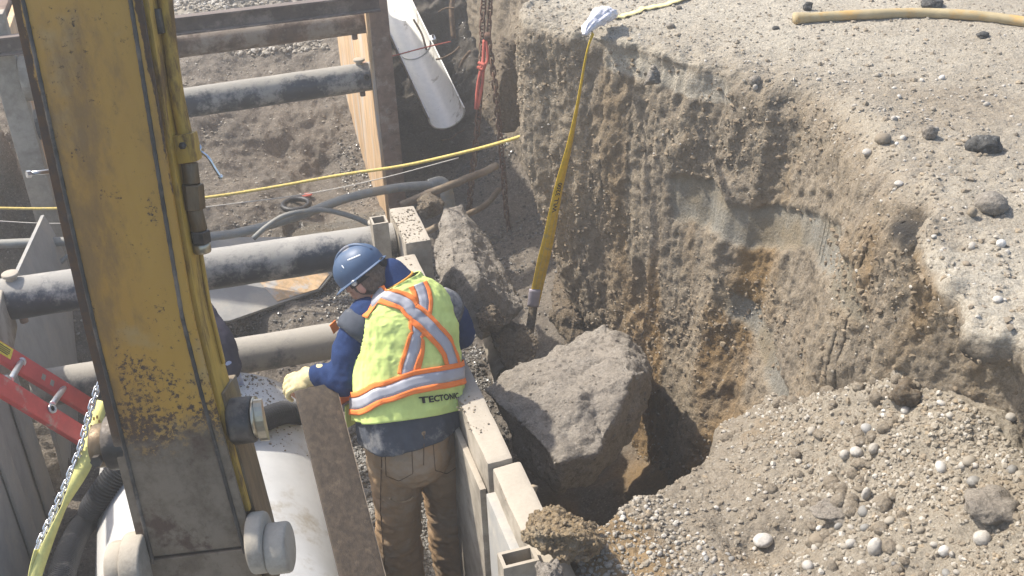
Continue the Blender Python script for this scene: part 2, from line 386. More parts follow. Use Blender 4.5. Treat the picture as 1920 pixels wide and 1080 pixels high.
# ------------------------------------------------------------------ terrain: the right-hand bank and road surface
LZ = 2.15
lipT = np.array([[.3, 1.78], [1.2, 1.75], [1.7, 1.82], [1.91, 1.89], [2.02, 1.81], [2.15, 1.86], [2.35, 1.93], [2.52, 1.98], [2.62, 2.13], [2.72, 2.14], [2.85, 2.10], [3.02, 2.12], [3.24, 2.22], [3.55, 2.28], [3.79, 2.31],
                 [3.96, 2.16], [4.1, 2.14], [4.41, 1.99], [4.67, 1.87], [4.9, 1.70], [5.24, 1.56], [5.42, 1.60], [5.6, 1.8], [5.8, 2.15], [6.3, 2.4], [8.2, 2.45], [9.6, 2.3]])
baseT = np.array([[.3, 2.4], [1.9, 2.34], [2.3, 2.20], [2.6, 2.06], [3.0, 1.93], [3.5, 1.87], [4.4, 1.90], [4.9, 1.98], [5.2, 2.06], [5.9, 2.18], [6.6, 2.05], [7.5, 2.0], [8.2, 2.1], [9.6, 2.2]])
def grid_faces(nu, nv):
    i = np.arange(nu-1)[:, None]; j = np.arange(nv-1)[None]; a = i*nv+j
    return np.stack([a, a+1, a+nv+1, a+nv], -1).reshape(-1, 4)
def grid_normals(G):
    du = np.gradient(G, axis=0); dv = np.gradient(G, axis=1); N = np.cross(du, dv); N /= (np.linalg.norm(N, axis=2)[..., None]+1e-12); return N
def build_bank():
    ys = np.concatenate([np.linspace(.3, 1.5, 40, endpoint=False), np.arange(1.5, 5.9, .0095), np.linspace(5.9, 9.6, 120)])
    # profile parameter: top surface from far to lip, edge, then face down
    far = np.concatenate([[40, 20, 12, 8, 6.3, 5.2, 4.4, 3.8, 3.4], np.arange(3.1, .035, -.0135)])
    edge = np.linspace(0, 1, 12)
    zs = np.arange(0, 1, 1/215.)[1:]; zs = np.append(zs, 1.)
    lip = np.interp(ys, lipT[:, 0], lipT[:, 1]); k = np.ones(5)/5; lip = np.convolve(np.pad(lip, 2, 'edge'), k, 'valid')
    PL = np.stack([ys*0, ys, ys*0], 1)
    lip += .035*fbm(PL, 4, 3, 2)+.02*fbm(PL, 22, 3, 5)
    base = np.interp(ys, baseT[:, 0], baseT[:, 1])
    nf, ne, nz = len(far), len(edge), len(zs); nv = nf+ne+nz
    G = np.zeros((len(ys), nv, 3)); Y = ys[:, None]
    G[:, :, 1] = Y
    ledge = sstep(2.85, 2.65, ys); corner = sstep(4.85, 5.15, ys)*sstep(6.1, 5.7, ys); bulge = sstep(2.7, 3.0, ys)*sstep(4.15, 3.95, ys)
    r = (.035+.13*bulge+.02*fbm(PL, 6, 2, 15)*bulge)[:, None]
    G[:, :nf, 0] = lip[:, None]+far[None]+(r-.035); G[:, :nf, 2] = LZ
    a = edge[None]*math.pi/2
    G[:, nf:nf+ne, 0] = lip[:, None]+r-r*np.sin(a); G[:, nf:nf+ne, 2] = LZ-r+r*np.cos(a)
    th = .075*sstep(3.4, 3.0, ys)+.02
    # soft eroded shoulder for 3.2<y<4.0 ; hard ledge with undercut for y<3.1 ; overhanging corner 4.6<y<5.8
    t = zs[None]; lo = -.75; z = (LZ-r)+(lo-(LZ-r))*t
    lerp = lip[:, None]+(base-lip)[:, None]*t
    cornx = lip[:, None]+(base-lip)[:, None]*np.clip((t-.26)/.58, 0, 1)**1.15
    und = np.minimum(lip+.36, base+.04)[:, None]
    ledx = lip[:, None]+(und-lip[:, None])*sstep(.014, .034, t)+(base[:, None]-und)*t
    bulx = lip[:, None]-.09*np.sin(np.clip(t/.35, 0, 1)*math.pi*.5)+(base[:, None]-lip[:, None]+.09)*sstep(.2, .85, t)
    x = lerp.copy()
    for wgt, q in ((ledge, ledx), (corner, cornx), (bulge, bulx)): x = x*(1-wgt[:, None])+q*wgt[:, None]
    G[:, nf+ne:, 0] = x; G[:, nf+ne:, 2] = z
    N = -grid_normals(G)
    if N[len(ys)//2, nf-5, 2] < 0: N = -N
    P = G.reshape(-1, 3); Nn = N.reshape(-1, 3)
    J = np.broadcast_to(np.arange(nv)[None], (len(ys), nv)).ravel()
    face = sstep(nf+ne*.5, nf+ne+6, J)
    dist = np.maximum(P[:, 0]-np.repeat(lip, nv), 0)
    # bucket-smoothed clay patch and pale concrete-like band
    y_, z_ = P[:, 1], P[:, 2]
    wob = .05*fbm(P, 9, 3, 11)+.035*fbm(P*[1, 1, .3], 30, 3, 12)
    cy = 3.0+(z_-1.1)*0
    ax = sstep(0, 1, (z_-0)/1)
    # arc band: from (4.65,1.45) over (3.95,1.62) (3.4,1.68) to (3.0,1.45),(2.9,1.2)
    arc = np.interp(y_, [2.85, 2.98, 3.15, 3.4, 3.8, 4.3, 4.7], [1.05, 1.36, 1.60, 1.74, 1.76, 1.72, 1.62])
    wid = np.interp(y_, [2.85, 3.1, 3.4, 3.8, 4.3, 4.6, 4.75], [.32, .30, .27, .26, .30, .40, .40])
    poly = np.array([PX(a, b_+18, 1.97)[1:] for a, b_ in ((1243, 308), (1285, 318), (1312, 372), (1388, 392), (1480, 415), (1555, 488), (1592, 612), (1530, 575), (1490, 520), (1440, 512), (1412, 478), (1385, 470), (1330, 475), (1296, 430), (1250, 400))])
    py_, pz_ = y_+wob*.45, z_+wob*.45; ins = np.zeros(len(P), bool); dm = np.full(len(P), 9.)
    for a_i in range(len(poly)):
        (ya, za), (yb, zb) = poly[a_i], poly[(a_i+1) % len(poly)]
        c_ = ((za > pz_) != (zb > pz_)); ins ^= c_ & (py_ < (yb-ya)*(pz_-za)/((zb-za) or 1e-9)+ya)
        tt = np.clip(((py_-ya)*(yb-ya)+(pz_-za)*(zb-za))/((yb-ya)**2+(zb-za)**2), 0, 1); dm = np.minimum(dm, np.hypot(py_-ya-tt*(yb-ya), pz_-za-tt*(zb-za)))
    smo = np.where(ins, sstep(0, .035, dm), 0)*face
    smo2 = sstep(.03, .0, np.abs(z_-(1.02+.32*(y_-3.6))+wob*.3)-.05)*sstep(3.1, 3.2, y_)*sstep(4.0, 3.85, y_)*face*.9
    smo = np.maximum(smo, smo2)
    band = sstep(2.115, 2.10, z_+wob*.15)*sstep(1.985, 2.01, z_+wob*.3)*sstep(4.02, 4.1, y_)*sstep(4.78, 4.7, y_)*face
    rough = (1-.93*smo)*(1-.7*band)
    q_ = P[:, 1]*math.cos(.42)+P[:, 2]*math.sin(.42); s_ = -P[:, 1]*math.sin(.42)+P[:, 2]*math.cos(.42); st = np.stack([P[:, 0], q_, s_*.26], 1); st2 = np.stack([P[:, 0], q_, s_*.5], 1)
    lowc = 1-.7*ledge.repeat(nv)*sstep(1.6, 1.95, P[:, 2])
    d = face*.06*lowc*fbm(P*[1, 1, .55], 2.0, 3, 1)+face*rough*(.018*fbm(st, 9, 5, 4, .6)+.015*fbm(st2, 26, 4, 6, .7)+.010*fbm(P, 70, 4, 8, .75))
    d += face*rough*.012*np.clip(fbm(P, 14, 3, 9, ridge=True), 0, 1)
    d -= face*smo*.012
    d -= face*.03*sstep(.4, .6, fbm(P*[1, 1, .4], 4.5, 2, 21))
    near = np.exp(-dist*1.3)
    d += (1-face)*(.010*fbm(P, 1.6, 3, 31)+.012*fbm(P, 7, 4, 32)*(.4+near)+(.006+.008*near)*fbm(P, 38, 4, 33, .65)+.004*fbm(P, 95, 2, 34))
    # loose crumbly strip along the edge
    d += (1-face)*np.exp(-dist/.22)*.035*fbm(P, 12, 4, 36)
    P2 = P+Nn*d[:, None]
    och = np.clip(face*sstep(5.0, 4.4, y_)*(sstep(-.05, .42, fbm(P*[1, 1, .3], 3.2, 4, 41, .6)-.24*(z_-1.35)+.08)), 0, 1)*.85*(1-.8*smo)
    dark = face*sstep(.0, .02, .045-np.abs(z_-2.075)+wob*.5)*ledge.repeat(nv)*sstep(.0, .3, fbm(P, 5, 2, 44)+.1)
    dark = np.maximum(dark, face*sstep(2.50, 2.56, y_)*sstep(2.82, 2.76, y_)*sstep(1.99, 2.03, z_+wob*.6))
    pale = np.clip((1-face)*sstep(2.08, 2.145, z_)*(1-.65*bulge.repeat(nv)*np.exp(-dist/.3))*(.72+1.1*fbm(P*[1, 1, 1], 1.5, 5, 45, .65))+band*1.2, 0, 1)
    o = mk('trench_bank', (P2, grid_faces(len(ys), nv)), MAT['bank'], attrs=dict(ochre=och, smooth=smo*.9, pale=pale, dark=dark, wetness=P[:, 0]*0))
    o['kind'] = 'structure'
    return o, P2, grid_faces(len(ys), nv)
bank, bankV, bankF = build_bank()

# ------------------------------------------------------------------ terrain: heightfields
def rbf(pts, xy, lam=1e-3):
    C = pts[:, :2]; n = len(C)
    K = np.linalg.norm(C[:, None]-C[None], axis=2)+np.eye(n)*lam
    A = np.zeros((n+3, n+3)); A[:n, :n] = K; A[:n, n] = 1; A[:n, n+1:] = C; A[n, :n] = 1; A[n+1:, :n] = C.T
    s = np.linalg.solve(A, np.append(pts[:, 2], [0, 0, 0])); out = np.empty(len(xy))
    for i in range(0, len(xy), 40000):
        q = xy[i:i+40000]; out[i:i+40000] = np.linalg.norm(q[:, None]-C[None], axis=2)@s[:n]+s[n]+q@s[n+1:]
    return out
def L(p): return [float(p[0]), float(p[1]), float(p[2])]
floor_pts = [
    [.5, 3.75, 0], [.6, 3.3, 0], [.5, 2.6, 0], [.6, 4.4, 0], [.5, 1.5, 0], [.2, 4.9, 0.02], [.6, 5.0, .02],
    [-.25, 3.6, -.15], [-.25, 2.4, -.15], [-.2, 4.6, -.1], [-.95, 3.3, -.35], [-.95, 4.2, -.25], [-.95, 5.0, -.35], [-.95, 6.2, -.65], [-.6, 5.6, -.3], [-1.0, 7.0, -.6],
    [-1.6, 3.0, .7], [-1.7, 5, .8], [-2.5, 3.5, 1.6], [-2.5, 6, 1.3], [-1.6, 6.6, .3],
    L(PZ(500, 600, .08)), L(PZ(600, 570, .08)), L(PZ(640, 500, .08)),
    L(PZ(740, 440, .04)), L(PZ(600, 430, .03)), L(PZ(740, 380, .04)), L(PZ(620, 400, .03)),
    L(PZ(400, 430, .22)), L(PZ(400, 370, .32)), L(PZ(480, 370, .24)), L(PZ(330, 400, .3)),
    L(PY(400, 330, 8.3)), L(PY(600, 330, 8.6)), L(PY(400, 210, 9.0)), L(PY(600, 210, 9.1)), L(PY(400, 110, 9.8)), L(PY(600, 110, 9.8)), L(PY(450, 25, 10.6)), L(PY(340, 28, 10.6)), L(PY(620, 5, 10.8)), L(PY(450, -60, 13)), L(PY(150, 25, 11)), L(PY(-100, 60, 11)),
    L(PY(50, 200, 8.6)), L(PY(50, 350, 7.9)), L(PY(60, 480, 7.5)), L(PY(-20, 250, 7.6)), L(PY(-50, 450, 6.6)),
    L(PZ(880, 420, .06)), L(PZ(800, 400, .05)), L(PZ(950, 430, .14)), L(PZ(850, 320, .10)), L(PZ(1000, 480, .10)), L(PZ(1080, 540, .05)),
    L(PZ(800, 300, .12)), L(PZ(830, 255, .2)), L(PZ(780, 220, .35)),
    L(PY(900, 200, 8.5)), L(PY(930, 280, 7.7)), L(PY(870, 100, 9.1)), L(PY(800, 60, 9.4)), L(PY(950, 60, 9.3)), L(PY(800, -30, 9.6)), L(PY(900, -30, 9.6)), [2.4, 11, 2.15], [1.4, 11, 1.9], [3.5, 9, 2.0],
    [1.3, 4.7, -.15], [1.2, 4.0, -.45], [1.4, 3.4, -.45], [1.0, 3.0, -.5], [1.0, 4.8, -.25], [1.25, 5.6, -.05], [1.7, 5.2, .05], [1.9, 4.5, -.12], [1.95, 3.9, .05], [1.7, 3.6, -.2], [2.0, 3.3, .4], [1.5, 2.6, -.2], [2.6, 4, .3], [2.6, 6, .4],
]
def build_floor():
    pts = np.array(floor_pts, float)
    xs = np.concatenate([np.linspace(-6, -1.75, 30, endpoint=False), np.arange(-1.75, 2.45, .0155), np.linspace(2.46, 6, 15)])
    ys = np.concatenate([np.linspace(.3, 2.2, 40, endpoint=False), np.arange(2.2, 10.9, .0165), np.linspace(10.95, 40, 20)])
    X, Y = np.meshgrid(xs, ys, indexing='ij'); xy = np.stack([X.ravel(), Y.ravel()], 1)
    xq = np.stack([np.clip(xy[:, 0], -2.6, 3.2), np.clip(xy[:, 1], 1.2, 12)], 1)
    z = rbf(pts, xq); z = np.clip(z, -.8, 2.3)
    # keep the worker's footing and the puddle flat
    P = np.stack([xy[:, 0], xy[:, 1], z], 1); G = P.reshape(len(xs), len(ys), 3); N = grid_normals(G).reshape(-1, 3)
    slope = 1-np.abs(N[:, 2])
    pud = sstep(0, .12, .30-np.hypot((P[:, 0]-.82)/2.0, (P[:, 1]-7.45))+.08*fbm(P, 5, 3, 3))
    flat = sstep(.55, .4, np.abs(P[:, 0]-.5))*sstep(4.6, 4.4, P[:, 1])
    a = 1-.75*np.maximum(pud, flat)
    d = a*(.10*fbm(P, 1.7, 4, 51)+.045*fbm(P, 6, 4, 52)+.018*fbm(P, 22, 4, 53, .6)+.007*fbm(P, 80, 3, 54, .7))*(1+1.3*sstep(.1, .4, slope))
    far = sstep(8.2, 8.8, P[:, 1])*sstep(1.2, 1.5, P[:, 0])
    d += far*.22*fbm(P*[1, 1, .6], 2.6, 4, 57, ridge=True)
    z2 = P+N*np.sign(N[:, 2:3])*d[:, None]
    z2[:, 2] = np.where(pud > .6, np.minimum(z2[:, 2], .035), z2[:, 2])
    wet = np.clip(sstep(.1, .5, fbm(P, 2.2, 3, 61)+.15)*sstep(.7, .3, z2[:, 2])*.6+pud, 0, 1)*sstep(1.2, .6, np.abs(P[:, 0]-.9))
    och = sstep(1.15, 1.4, P[:, 0])*sstep(4.6, 4.2, P[:, 1])*sstep(.0, .5, fbm(P, 4, 3, 62)+.45)
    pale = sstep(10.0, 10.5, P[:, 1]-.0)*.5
    F = grid_faces(len(xs), len(ys))
    o = mk('trench_floor', (z2, F), MAT['floor'], attrs=dict(ochre=och*.8, smooth=pud*.8, pale=pale, dark=.6*sstep(7.9, 8.4, P[:, 1])*sstep(1.15, 1.35, P[:, 0]), wetness=wet)); o['kind'] = 'structure'  # dark: overhang shade at the far-right back wall, put into the soil colour
    return o, z2, F
floor, floorV, floorF = build_floor()

pile_pts = [
    L(PZ(1000, 950, 1.16)), L(PZ(1140, 968, 1.20)), L(PZ(1300, 880, 1.12)), L(PX(1450, 742, 1.95)), L(PX(1380, 810, 1.75)), L(PX(1600, 705, 2.07)), L(PX(1690, 690, 2.10)), L(PX(1820, 755, 2.13)), L(PX(1925, 870, 2.10)), L(PX(1990, 930, 2.05)),
    L(PZ(1060, 1045, 1.16)), L(PZ(1200, 1080, 1.18)), L(PZ(1350, 980, 1.16)), L(PZ(1500, 1080, 1.25)), L(PZ(1500, 900, 1.22)), L(PZ(1700, 900, 1.40)), L(PZ(1700, 1080, 1.38)), L(PZ(1900, 1080, 1.55)), L(PZ(1880, 920, 1.58)), L(PZ(1600, 800, 1.34)),
    [.9, 1.5, 1.15], [1.6, 1.2, 1.55], [2.1, 1.2, 1.75], [.9, .6, 1.2], [2.1, .6, 1.9], [2.4, 2.0, 1.42], [2.4, 3.0, 1.15], [2.4, 1.2, 1.6],
]
RIDGE = np.array([[.5, 2.62], [.78, 2.62], [1.02, 2.58], [1.25, 2.75], [1.50, 2.92], [1.75, 3.16], [1.95, 3.20], [2.02, 3.0], [2.12, 2.9], [2.6, 2.9]])
def build_pile():
    pts = np.array(pile_pts, float)
    xs = np.arange(.80, 2.5, .0078); ys = np.arange(.6, 3.95, .0082)
    X, Y = np.meshgrid(xs, ys, indexing='ij'); xy = np.stack([X.ravel(), Y.ravel()], 1)
    z = rbf(pts, xy)
    P = np.stack([xy[:, 0], xy[:, 1], z], 1)
    ry = np.interp(P[:, 0], RIDGE[:, 0], RIDGE[:, 1])+.05*fbm(P*[1, 0, 0], 7, 3, 71)
    over = np.maximum(P[:, 1]-ry, 0)
    P[:, 2] -= np.where(over > 0, over*1.5+.8*sstep(0, .25, over), 0)
    P[:, 2] -= .08*sstep(.0, .5, fbm(P, 1.8, 2, 77))*sstep(1.0, 1.2, P[:, 0])
    P[:, 2] = np.maximum(P[:, 2], -.9)
    G = P.reshape(len(xs), len(ys), 3); N = grid_normals(G).reshape(-1, 3); N *= np.sign(N[:, 2:3])
    stony = sstep(1.45, 1.75, P[:, 0]+(2.3-P[:, 1])*.35)
    d = .045*fbm(P, 3.2, 3, 72)+(.014+.012*stony)*fbm(P, 16, 4, 73, .6)+(.006+.005*stony)*fbm(P, 60, 4, 74, .7)
    d += .012*np.clip(fbm(P*[1, .5, 1], 11, 3, 75, ridge=True), 0, 1)
    V = P+N*d[:, None]
    V[:, 2] -= .16*sstep(.845, .80, V[:, 0])*0+0
    clay = sstep(.30, .18, np.hypot(P[:, 0]-.93, (P[:, 1]-2.46)*1.0)+.08*fbm(P, 9, 2, 76))
    och = np.maximum(clay*.9, np.clip(sstep(.15, .5, fbm(P, 5, 3, 78)), 0, 1)*.35)
    F = grid_faces(len(xs), len(ys))
    dwn = sstep(-.15, -.35, V[:, 2])
    o = mk('spoil_slope', (V, F), MAT['pile'], attrs=dict(ochre=och, smooth=0*och, pale=stony*.25+.12, dark=0*och, wetness=0*och)); o['kind'] = 'structure'
    return o, V, F
pile, pileV, pileF = build_pile()
def bvh_of(V, F): return BVHTree.FromPolygons([tuple(v) for v in V.tolist()], F.tolist())
BT = {'bank': bvh_of(bankV, bankF), 'floor': bvh_of(floorV, floorF), 'pile': bvh_of(pileV, pileF)}
def hit(px, py, only=None):
    best = None; d = Vector(unit(ray(px, py)))
    for k, t in BT.items():
        if only and k not in only: continue
        r = t.ray_cast(Vector(CC), d)
        if r[0] is not None and (best is None or r[3] < best[1]): best = (np.array(r[0]), r[3], np.array(r[1]), k)
    return best
def down(x, y, only=('floor', 'pile', 'bank'), z0=6):
    best = None
    for k in only:
        r = BT[k].ray_cast(Vector((x, y, z0)), Vector((0, 0, -1)))
        if r[0] is not None and (best is None or r[0][2] > best[0]): best = (r[0][2], np.array(r[1]))
    return best

# ------------------------------------------------------------------ loose stones
def pebbles(name, XYZ, R, mat, sub=1, lump=.42, flat=(.55, .95), seed=1, sink=.3, parent=None):
    V0, F0 = ico(sub); n = len(XYZ); rg = np.random.default_rng(seed)
    ax = rg.uniform(.75, 1.25, (n, 3)); ax[:, 2] *= rg.uniform(flat[0], flat[1], n)
    q = rg.uniform(0, 2*math.pi, n); tilt = rg.normal(0, .35, n)
    V = V0[None]*(1+lump*(rg.random((n, len(V0)))[..., None]-.5))*ax[:, None]*np.asarray(R)[:, None, None]
    ct, stt = np.cos(tilt)[:, None], np.sin(tilt)[:, None]
    x, z = V[..., 0]*ct-V[..., 2]*stt, V[..., 0]*stt+V[..., 2]*ct
    c, s = np.cos(q)[:, None], np.sin(q)[:, None]; y = V[..., 1]
    V = np.stack([x*c-y*s, x*s+y*c, z], -1)+np.asarray(XYZ)[:, None]+np.array([0, 0, 1])*(np.asarray(R)*(.5-sink))[:, None, None]
    F = (F0[None]+(np.arange(n)*len(V0))[:, None, None]).reshape(-1, 3)
    o = mk(name, (V.reshape(-1, 3), F), mat, parent, smooth=(sub > 1)); o['kind'] = 'stuff'; return o
def scatter(n, fx, fy, dens, only, rfun, seed):
    rg = np.random.default_rng(seed); X = rg.uniform(*fx, n); Y = rg.uniform(*fy, n)
    P = np.stack([X, Y, X*0], 1); keep = rg.random(n) < dens(P); P = P[keep]; out = []; nn = []
    for x, y, _ in P:
        h = down(x, y, only)
        if h is None: out.append((0, 0, -99)); continue
        out.append((x, y, h[0]))
    out = np.array(out); ok = out[:, 2] > -50; out = out[ok]
    return out, rfun(rg, out)

# ------------------------------------------------------------------ trench boxes
def plate(name, lo, hi, mat, par, w=.004):
    b = box(lo, hi, w)
    if name == 'panel_section':
        bm = bmesh.new(); vs = [bm.verts.new(v) for v in b[0]]
        for f in b[1]: bm.faces.new([vs[i] for i in f])
        for y in np.arange(lo[1]+.03, hi[1], .03): bmesh.ops.bisect_plane(bm, geom=list(bm.verts)+list(bm.edges)+list(bm.faces), plane_co=(0, y, 0), plane_no=(0, 1, 0))
        for x in np.linspace(lo[0], hi[0], 5)[1:-1]: bmesh.ops.bisect_plane(bm, geom=list(bm.verts)+list(bm.edges)+list(bm.faces), plane_co=(x, 0, 0), plane_no=(1, 0, 0))
        bm.verts.index_update(); V = np.array([v.co[:] for v in bm.verts]); F = [tuple(v.index for v in f.verts) for f in bm.faces]; bm.free()
        V = V+np.stack([.005*fbm(V, 7, 3, 501), 0*V[:, 0], .009*fbm(V, 9, 4, 502, .6)], 1); b = (V, F)
    return mk(name, b, mat, par, sharp=40)
t = thing('trench_box_panel', 'long muddy steel trench box side panel between the worker and the broken boulders', 'trench panel', (.75, 3.4, -.4), 'trench box side panels')
plate('panel_section', (.722, 3.052, -.4), (.824, 4.73, 1.19), MAT['mudsteel'], t, .012)
plate('panel_section', (.738, .9, -.4), (.848, 3.045, 1.175), MAT['mudsteel'], t, .012)
plate('panel_section', (.785, 4.745, -.4), (.915, 5.16, 1.245), MAT['mudsteel'], t, .012)
plate('inner_plate', (.705, .9, -.4), (.748, 3.02, 1.08), MAT['greysteel'], t)
plate('inner_plate', (.694, 3.07, -.4), (.719, 4.70, 1.06), MAT['mudsteel'], t)
def rect_tube(x0, x1, y0, y1, z0, z1, th, par, mat=MAT['mudsteel']):
    V = []
    for z in (z0, z1):
        for a in (0, th):
            V += [(x0+a, y0+a, z), (x1-a, y0+a, z), (x1-a, y1-a, z), (x0+a, y1-a, z)]
    F = []
    for i in range(4):
        j = (i+1) % 4
        F += [(i, j, 8+j, 8+i), (4+i, 12+i, 12+j, 4+j), (8+i, 8+j, 12+j, 12+i)]
    F += [(4, 5, 6, 7)]
    mk('socket_tube', (V, F), mat, par, smooth=False)
rect_tube(.625, .745, 2.50, 2.575, -.3, 1.215, .012, t)
rect_tube(.655, .735, 4.90, 4.99, -.3, 1.30, .010, t)
for a, b in (((.80, 3.0, 1.13), (.80, 3.05, 1.13)),):
    mk('end_roll', cyl(a, b, .03, 16, .004), MAT['mudsteel'], t)
t = thing('trench_box_panel', 'grey ribbed steel trench box side panel under the red ladder', 'trench panel', (-1.2, 3.4, -.4), 'trench box side panels')
plate('panel_section', (-1.30, .4, -.5), (-1.17, 5.10, 1.16), MAT['greysteel'], t, .012)
for i in range(9):
    y = .75+i*.5
    mk('rib', box((-1.172, y, -.5), (-1.150, y+.20, 1.10), .018, 3), MAT['greysteel'], t)
mk('top_cap', box((-1.31, 4.7, .95), (-1.11, 5.13, 1.20), .01), MAT['mudsteel'], t)
t = thing('curved_steel_sheet', 'pale bulging steel sheet with brown stains below the left end of the black strut', 'steel sheet', (-1.2, 6, -.6))
def sheet():
    V = []; F = []; nu, nv = 16, 14
    for i in range(nu):
        for j in range(nv):
            u, v = i/(nu-1), j/(nv-1); y = 5.16+u*1.75; zlo = -.55+.55*sstep(.55, 1, u)
            z = zlo+(1.0-.25*u-zlo)*v; V.append((-1.20+.10*math.sin(v*math.pi)*(1-.4*u)+.05*u, y, z))
    F = [(i*nv+j, (i+1)*nv+j, (i+1)*nv+j+1, i*nv+j+1) for i in range(nu-1) for j in range(nv-1)]
    V2 = [(x-.02, y, z) for x, y, z in V]; n = len(V); F2 = [tuple(n+q for q in f[::-1]) for f in F]
    B = [i*nv for i in range(nu)]+[(nu-1)*nv+j for j in range(1, nv)]+[i*nv+nv-1 for i in range(nu-2, -1, -1)]+[j for j in range(nv-2, 0, -1)]
    S = [(B[k], B[(k+1) % len(B)], n+B[(k+1) % len(B)], n+B[k]) for k in range(len(B))]
    return V+V2, F+F2+S
mk('sheet_plate', sheet(), MAT['greysteel'], t, sharp=50)

# far box
def far_wall(sgn, label):
    t = thing('trench_box_wall', label, 'trench wall', (sgn*1.2, 8, 0), 'plywood faced walls of the far trench box')
    x0, x1 = sorted((sgn*1.125, sgn*1.165))
    for i in range(2):
        mk('plywood_panel', box((x0, 7.36+i*.98, -.15), (x1, 7.36+i*.98+.975, 1.83), .004), MAT['ply'], t)
    x0, x1 = sorted((sgn*1.18, sgn*1.235)); plate('steel_frame', (x0, 7.36, -.2), (x1, 9.3, 1.86), MAT['post'], t)
    return t
far_wall(1, 'tan plywood faced trench wall behind the rusty post, smeared with grey mud at its foot')
far_wall(-1, 'plywood faced trench wall behind the pale post, on the left of the far trench box')
t = thing('steel_post', 'rust brown steel post with a row of holes beside the plywood trench wall', 'post', (1.2, 7.3, 0))
mk('front_flange', box((1.105, 7.255, -.1), (1.235, 7.275, 1.95), .003), MAT['post'], t)
mk('side_flange', box((1.215, 7.278, -.1), (1.237, 7.42, 1.95), .003), MAT['post'], t)
mk('timber_edge', box((1.085, 7.28, -.05), (1.125, 7.335, 1.93), .003), MAT['ply'], t)
for z in (.28, .42, .56, .70, .84, .98):
    mk('bolt_hole', ring((1.175, 7.256, z), (1.175, 7.248, z), .022, .013, 14), MAT['post'], t)
t = thing('steel_post', 'pale muddy steel post left of the yellow excavator arm', 'post', (-1.2, 7.3, 0))
mk('post_body', box((-1.27, 7.25, -.95), (-1.125, 7.37, 1.95), .006), MAT['mudsteel'], t)
mk('end_flange', cyl((-1.12, 7.30, 1.52), (-1.06, 7.30, 1.52), .14, 24, .008), MAT['mudsteel'], t)
t = thing('rusty_beam', 'long rusty steel beam crossing above the far round strut at the top of the picture', 'beam', (0, 7.28, 1.66))
a0, a1 = PY(0, 90, 7.24), PY(705, 12, 7.24)
mk('beam_web', obox(((-1.5+1.17)/2, 7.20, 1.775), (1.335, 0, 0), (0, .012, 0), (0, 0, .046), .002), MAT['beam'], t)
mk('flange', obox(((-1.5+1.17)/2, 7.18, 1.826), (1.335, 0, 0), (0, .035, 0), (0, 0, .006), .002), MAT['beam'], t)
mk('flange', obox(((-1.5+1.17)/2, 7.18, 1.724), (1.335, 0, 0), (0, .03, 0), (0, 0, .006), .002), MAT['beam'], t)

def strut(label, a, b, r, mat, pins, capr=1.0, hole=None, splash=None):
    t = thing('trench_strut', label, 'strut', (np.array(a)+np.array(b))/2, 'round spreader struts across the trench')
    P = np.linspace(a, b, 30); V, F = tube(P, r, 40)
    V = V+np.array([0, 0, 1])*(.003*fbm(V, 9, 3, 5))[:, None]
    mk('strut_pipe', (V, F), mat, t, sharp=60)
    d = unit(np.array(b)-np.array(a))
    for s in pins:
        c = np.array(a)+(np.array(b)-np.array(a))*s
        mk('pin', join(cyl(c+[0, 0, r*.9], c+[0, 0, r+.018], .024, 20, .003), cyl(c+[0, 0, r+.018], c+[0, 0, r+.036], .040, 24, .005)), MAT['mudsteel'] if mat is MAT['strut'] else MAT['post'], t)
        mk('pin_tail', cyl(c-[0, 0, r*.9], c-[0, 0, r+.035], .02, 12, .003), MAT['post'], t)
    if hole is not None:
        c = np.array(a)+(np.array(b)-np.array(a))*hole; n = unit(np.array([0, -.86, .25]))
        mk('bolt_hole', ring(c+n*(r-.01), c+n*(r+.003), .024, .017, 18), MAT['darksteel'], t)
        mk('hole_shadow', cyl(c+n*(r-.012), c+n*(r+.001), .017, 18), MAT['ink'], t)
    return t
strut('thick black strut caked with pale mud, just beyond the hard hat', (-1.16, 5.12, 1.115), (.78, 5.06, 1.10), .103, MAT['strut'], (.045, .955))
strut('lowest muddy strut, passing behind the bent worker and his gloved hand', (-1.15, 5.25, .50), (.70, 5.17, .50), .100, MAT['strutmud'], ())
strut('black strut with a bolt hole that meets the rusty post at half height', (-1.13, 7.42, 1.17), (1.128, 7.42, 1.20), .100, MAT['strut'], (.955,), hole=.968)
strut('rust brown strut under the long rusty beam', (-1.13, 7.42, 1.575), (1.128, 7.42, 1.595), .085, MAT['strutrust'], (.95,))

# ------------------------------------------------------------------ dusty sunlit air
hv = box((-40.5, -1.5, -1.8), (41, 41, 4.1), 0); ho = mk('haze', hv, None, smooth=False); ho['kind'] = 'stuff'
hm = bpy.data.materials.new('dusty air'); hm.use_nodes = True; n_ = hm.node_tree; n_.nodes.clear(); out_ = n_.nodes.new('ShaderNodeOutputMaterial'); vp = n_.nodes.new('ShaderNodeVolumePrincipled')
vp.inputs['Density'].default_value = .013; vp.inputs['Color'].default_value = (.96, .94, .90, 1); vp.inputs['Anisotropy'].default_value = .3
n_.links.new(vp.outputs[0], out_.inputs[1]); ho.data.materials.append(hm)

